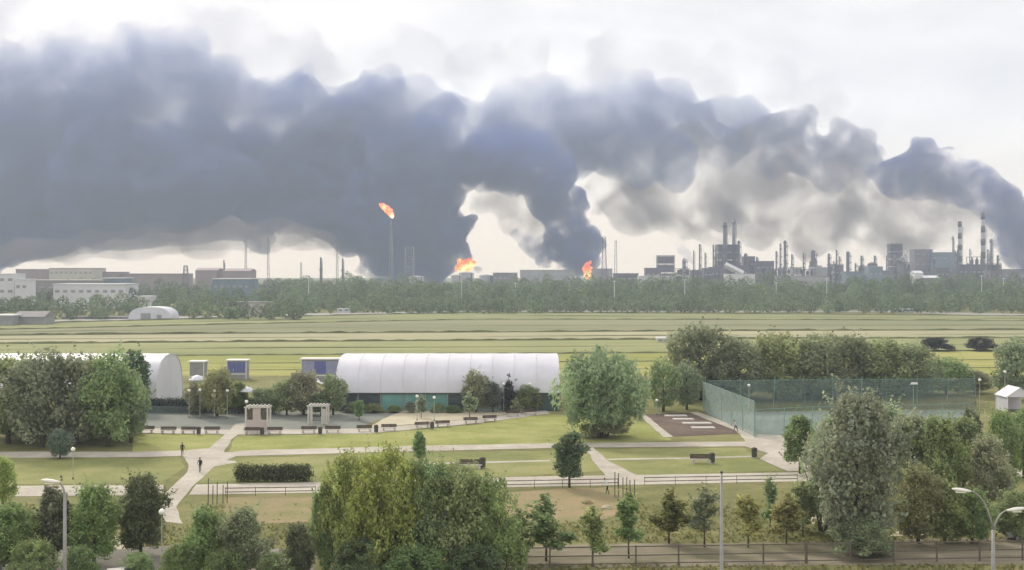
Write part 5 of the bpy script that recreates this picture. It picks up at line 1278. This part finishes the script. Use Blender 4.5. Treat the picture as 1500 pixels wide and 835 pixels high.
    far_block(1140, 1215, 405, 1380, 24, 'long lavender hall in front of the middle columns', 'far_pale', 'far_grey', 1, 10, group=gb)
    far_block(1190, 1212, 392, 1560, 20, 'pale cube beside the thick middle column', 'far_pale', 'far_white', 1, 3, group=gb)
    rr = random.Random(12); nu = ns2 = 0
    ORD = 'first second third fourth fifth sixth seventh eighth ninth tenth eleventh twelfth thirteenth fourteenth fifteenth sixteenth seventeenth eighteenth nineteenth twentieth'.split()
    x = 992
    while x < 1480:
        w_ = rr.uniform(10, 26); t = rr.uniform(384, 398); d = rr.uniform(1500, 1720)
        if rr.random() < .55:
            nu += 1
            frame_block(x, x + w_, t, d, 16, 'low tangle of pipework and decks, ' + ORD[nu - 1] + ' such from the left along the skyline', M[rr.choice(['far_dark', 'far_grey', 'far_grey', 'far_pale'])], 'low process units along the refinery', 3, 3, .5)
        else:
            ns2 += 1
            far_block(x, x + w_, t + 3, d, 18, 'small plain shed, ' + ORD[ns2 - 1] + ' such from the left along the refinery skyline', rr.choice(['far_dark', 'far_grey', 'far_blue']), rr.choice(['far_grey', 'far_pale']), 1, max(2, int(w_ / 6)), group='small sheds along the refinery')
        x += w_ * rr.uniform(.7, 1.2)
    for k in range(34):
        px = rr.uniform(985, 1480); column(px, rr.uniform(364, 390), rr.uniform(1500, 1750), rr.uniform(1.6, 4), 'slender column among many along the refinery skyline', M[rr.choice(['far_dark', 'far_dark', 'far_grey'])], 'slender columns along the refinery')
    for px, t, d, lab in ((360, 350, 1500, 'tall thin mast at left under the smoke tuft'), (393, 347, 1500, 'tall thin mast right of the smoke tuft'), (272, 389, 1250, 'small portal mast on the left horizon'), (441, 385, 1500, 'short mast left of the smoke streak'), (494, 352, 1450, 'thin mast left of the flare stack')):
        lattice('lattice_mast', px, t, d, 3.2 if px != 272 else 9, lab, 'mast', n=8, tip=.5, m=M['far_grey'])
    # pale light masts rising from the far wood
    for im, (px, t, d) in enumerate(sorted(((1211, 408, 860), (1438, 404, 860), (1470, 408, 880), (1137, 414, 850), (900, 412, 850), (676, 412, 850), (755, 415, 860), (452, 404, 900), (1003, 410, 860)))):
        x = (px - 750) * d / FPX; h = EYE + (HOR - t) * d / FPX
        r = empty('light_mast', (x, d, 0), 0, 'thin pale light mast rising from the far wood, ' + ORD[im] + ' from the left', 'mast', 'light masts in the far wood')
        MB().tube([(0, 0, 0), (0, 0, h)], [.35, .22], 6).obj('pole', M['far_white'], r); MB().box((0, 0, h), (2.2, .4, .5)).obj('lamp_bar', M['far_white'], r)

# ================================================================== PEOPLE, CARS
def person(px, py, h, face, cloth, legs, label, stride=.22, lean=0.05, seed=0):
    """one continuous skinned body, then hair; metres, facing +Y before rotation"""
    k = h / 1.75; v = []; e = []; rad = []; zone = []
    def add(p, r, par=None, z=0):
        v.append(Vector(p) * k); rad.append(r * k); zone.append(z)
        if par is not None: e.append((par, len(v) - 1))
        return len(v) - 1
    pel = add((0, 0, .95), .135); sp = add((0, lean * .5, 1.15), .125, pel); ch = add((0, lean, 1.34), .15, sp); nk = add((0, lean * 1.1, 1.49), .058, ch)
    hd = add((0, lean * 1.3, 1.58), .085, nk); add((0, lean * 1.35, 1.68), .088, hd); add((0, lean * 1.3 + .09, 1.585), .03, hd)
    for s in (-1, 1):
        hp = add((s * .09, 0, .90), .09, pel); st = stride * s
        kn = add((s * .10, st * .55 + .05, .50), .06, hp); an = add((s * .10, st * 1.0 - (.06 if st < 0 else 0), .09), .042, kn); add((s * .11, st * 1.0 + .15, .035), .035, an)
        sh = add((s * .19, lean, 1.40), .062, ch); el = add((s * .25, lean - st * .45, 1.13), .045, sh); wr = add((s * .24, lean - st * .7 + .08, .90), .030, el)
        pa = add((s * .24, lean - st * .75 + .10, .83), .034, wr)
        for q in range(4):
            f1 = add((s * .24, lean - st * .75 + .075 + q * .02, .775), .011, pa); add((s * .235, lean - st * .75 + .085 + q * .02, .735 + abs(q - 1.4) * .008), .009, f1)
        add((s * .225, lean - st * .75 + .15, .80), .012, pa)
    me = bpy.data.meshes.new('person'); me.from_pydata(v, e, []); o = bpy.data.objects.new('person', me); C.objects.link(o)
    o.modifiers.new('skin', 'SKIN'); sv = me.skin_vertices[0].data
    for i, r in enumerate(rad): sv[i].radius = (r, r * (.72 if i in (1, 2) else 1)); sv[i].use_root = (i == 0)
    o.modifiers.new('sub', 'SUBSURF').levels = 1
    me2 = bpy.data.meshes.new_from_object(o.evaluated_get(bpy.context.evaluated_depsgraph_get())); o.modifiers.clear(); o.data = me2; me2.name = 'person'; bpy.data.meshes.remove(me)
    me2.materials.clear()
    for m in (M[cloth], M[legs], M['skin'], M['tyre']): me2.materials.append(m)
    for p in me2.polygons:
        z = p.center.z / k; x = abs(p.center.x) / k
        p.material_index = 3 if z < .10 else 2 if (z > 1.49 or (x > .2 and z < .90)) else 1 if z < .94 else 0
        p.use_smooth = True
    o.location = G(px, py); o.location.z = .04; o.rotation_euler.z = face
    hb = bmesh.new(); bmesh.ops.create_icosphere(hb, subdivisions=3, radius=.105 * k)
    for q in list(hb.verts):
        if q.co.z < -.02 * k and q.co.y > -.02 * k: hb.verts.remove(q)
    hm = bpy.data.meshes.new('hair'); hb.to_mesh(hm); hb.free(); hm.materials.append(M['hair'])
    link('hair', hm, o, (0, (lean * 1.3 - .012) * k, 1.665 * k))
    tag(o, label, 'person'); return o
def build_people():
    person(267, 668, 1.8, math.radians(200), 'black_cloth', 'black_cloth', 'person in black walking at the path junction by the lawn corner', .25)
    person(293, 692, 1.8, math.radians(20), 'blue_cloth', 'black_cloth', 'person in dark clothes with a backpack walking up the diagonal path', .25, .10)
    person(1078, 633, 1.85, math.radians(120), 'white_cloth', 'black_cloth', 'person in a pale top by the court net at the flower bed', .3, .25)
    person(890, 724, 1.75, math.radians(60), 'white_cloth', 'black_cloth', 'person in a pale shirt bending beside the stakes on the red soil', .2, .3)
    # backpack on the second walker's shoulders is carried: a thing of its own
    b = G(293, 692); r = empty('backpack', (b.x + .08, b.y - .17, 1.08), math.radians(20), 'dark backpack on the back of the walker on the diagonal path', 'backpack')
    MB().box((0, 0, .20), (.32, .18, .46), taper=.8).obj('bag', M['black_cloth'], r); MB().box((0, -.11, .12), (.24, .07, .22), taper=.85).obj('pocket', M['blue_cloth'], r)
def car(loc, rz, paint, label):
    r = empty('parked_car', loc, rz, label, 'car', 'parked cars at the edge of the view')
    prof = [(-2.15, .35), (-2.2, .62), (-2.1, .88), (-1.25, .95), (-.55, 1.40), (.75, 1.46), (1.65, 1.02), (2.1, .92), (2.18, .6), (2.12, .35)]
    # bonnet is at -x
    def shell(hw, tum):
        m_ = MB(); n = len(prof); vs_ = []
        for s in (-1, -.8, .8, 1):
            for (x, z) in prof:
                y = s * hw; y *= 1 - tum * max(0, (z - .9) / .56)
                zz = z - (.05 if abs(s) == 1 and z > .9 else 0); vs_.append((x, y, zz))
        fs = []
        for j in range(3):
            for i in range(n): fs.append((j * n + i, j * n + (i + 1) % n, (j + 1) * n + (i + 1) % n, (j + 1) * n + i))
        fs += [tuple(range(n)), tuple(3 * n + i for i in reversed(range(n)))]; return m_.add(vs_, [f[::-1] for f in fs])
    shell(.88, .2).obj('body', M[paint], r, smooth=False)
    MB().add([(-1.18, -.66, 1.0), (-1.18, .66, 1.0), (-.60, .58, 1.385), (-.60, -.58, 1.385), (-1.2, -.66, .99), (-1.2, .66, .99)], [(3, 2, 1, 0)]).obj('windscreen', M['glass_dark'], r)
    MB().add([(.82, -.57, 1.445), (.82, .57, 1.445), (1.55, .64, 1.085), (1.55, -.64, 1.085)], [(3, 2, 1, 0)]).obj('rear_window', M['glass_dark'], r)
    for s in (-1, 1):
        for (a, b) in ((-.85, -.02), (.05, 1.1)):
            t = -.42 if a < -.5 else a
            pts = [(a, s * .868, .97), (b, s * .868, .97), (min(b, .8), s * .745, 1.34), (t, s * .745, 1.34)]
            MB().add(pts, [(0, 1, 2, 3) if s < 0 else (3, 2, 1, 0)]).obj('side_window', M['glass_dark'], r)
        MB().box((-2.12, s * .62, .72), (.14, .34, .14)).obj('headlight', M['lamp_glass'], r); MB().box((2.1, s * .66, .78), (.16, .28, .16)).obj('tail_light', M['red_lamp'], r)
        MB().box((-.72, s * .96, .98), (.14, .16, .11)).obj('mirror', M[paint], r)
        for x in (-1.35, 1.35):
            w_ = MB().tube([(0, -.1, 0), (0, .1, 0)], .32, 18).obj('wheel', M['tyre'], r, (x, s * .80, .32))
            MB().tube([(0, -.115, 0), (0, .115, 0)], .2, 10).obj('rim', M['steel'], w_)
    return r
def build_cars():
    car((-31.4, 96.9, .03), math.radians(8), 'car_white', 'pale car parked at the bottom edge with only its roof in view')
    car((-43.0, 98.6, .03), math.radians(80), 'car_grey', 'grey car parked in the bottom left corner')
    car(tuple(G(1506, 790)), math.radians(0), 'car_grey', 'grey car at the right edge behind the double street lamp')

build_ground()
build_trees()
build_lamps()
build_benches()
build_pergolas()
build_fences()
build_tents()
build_far_left()
build_refinery()
build_people()
build_cars()
build_smoke()
build_haze()
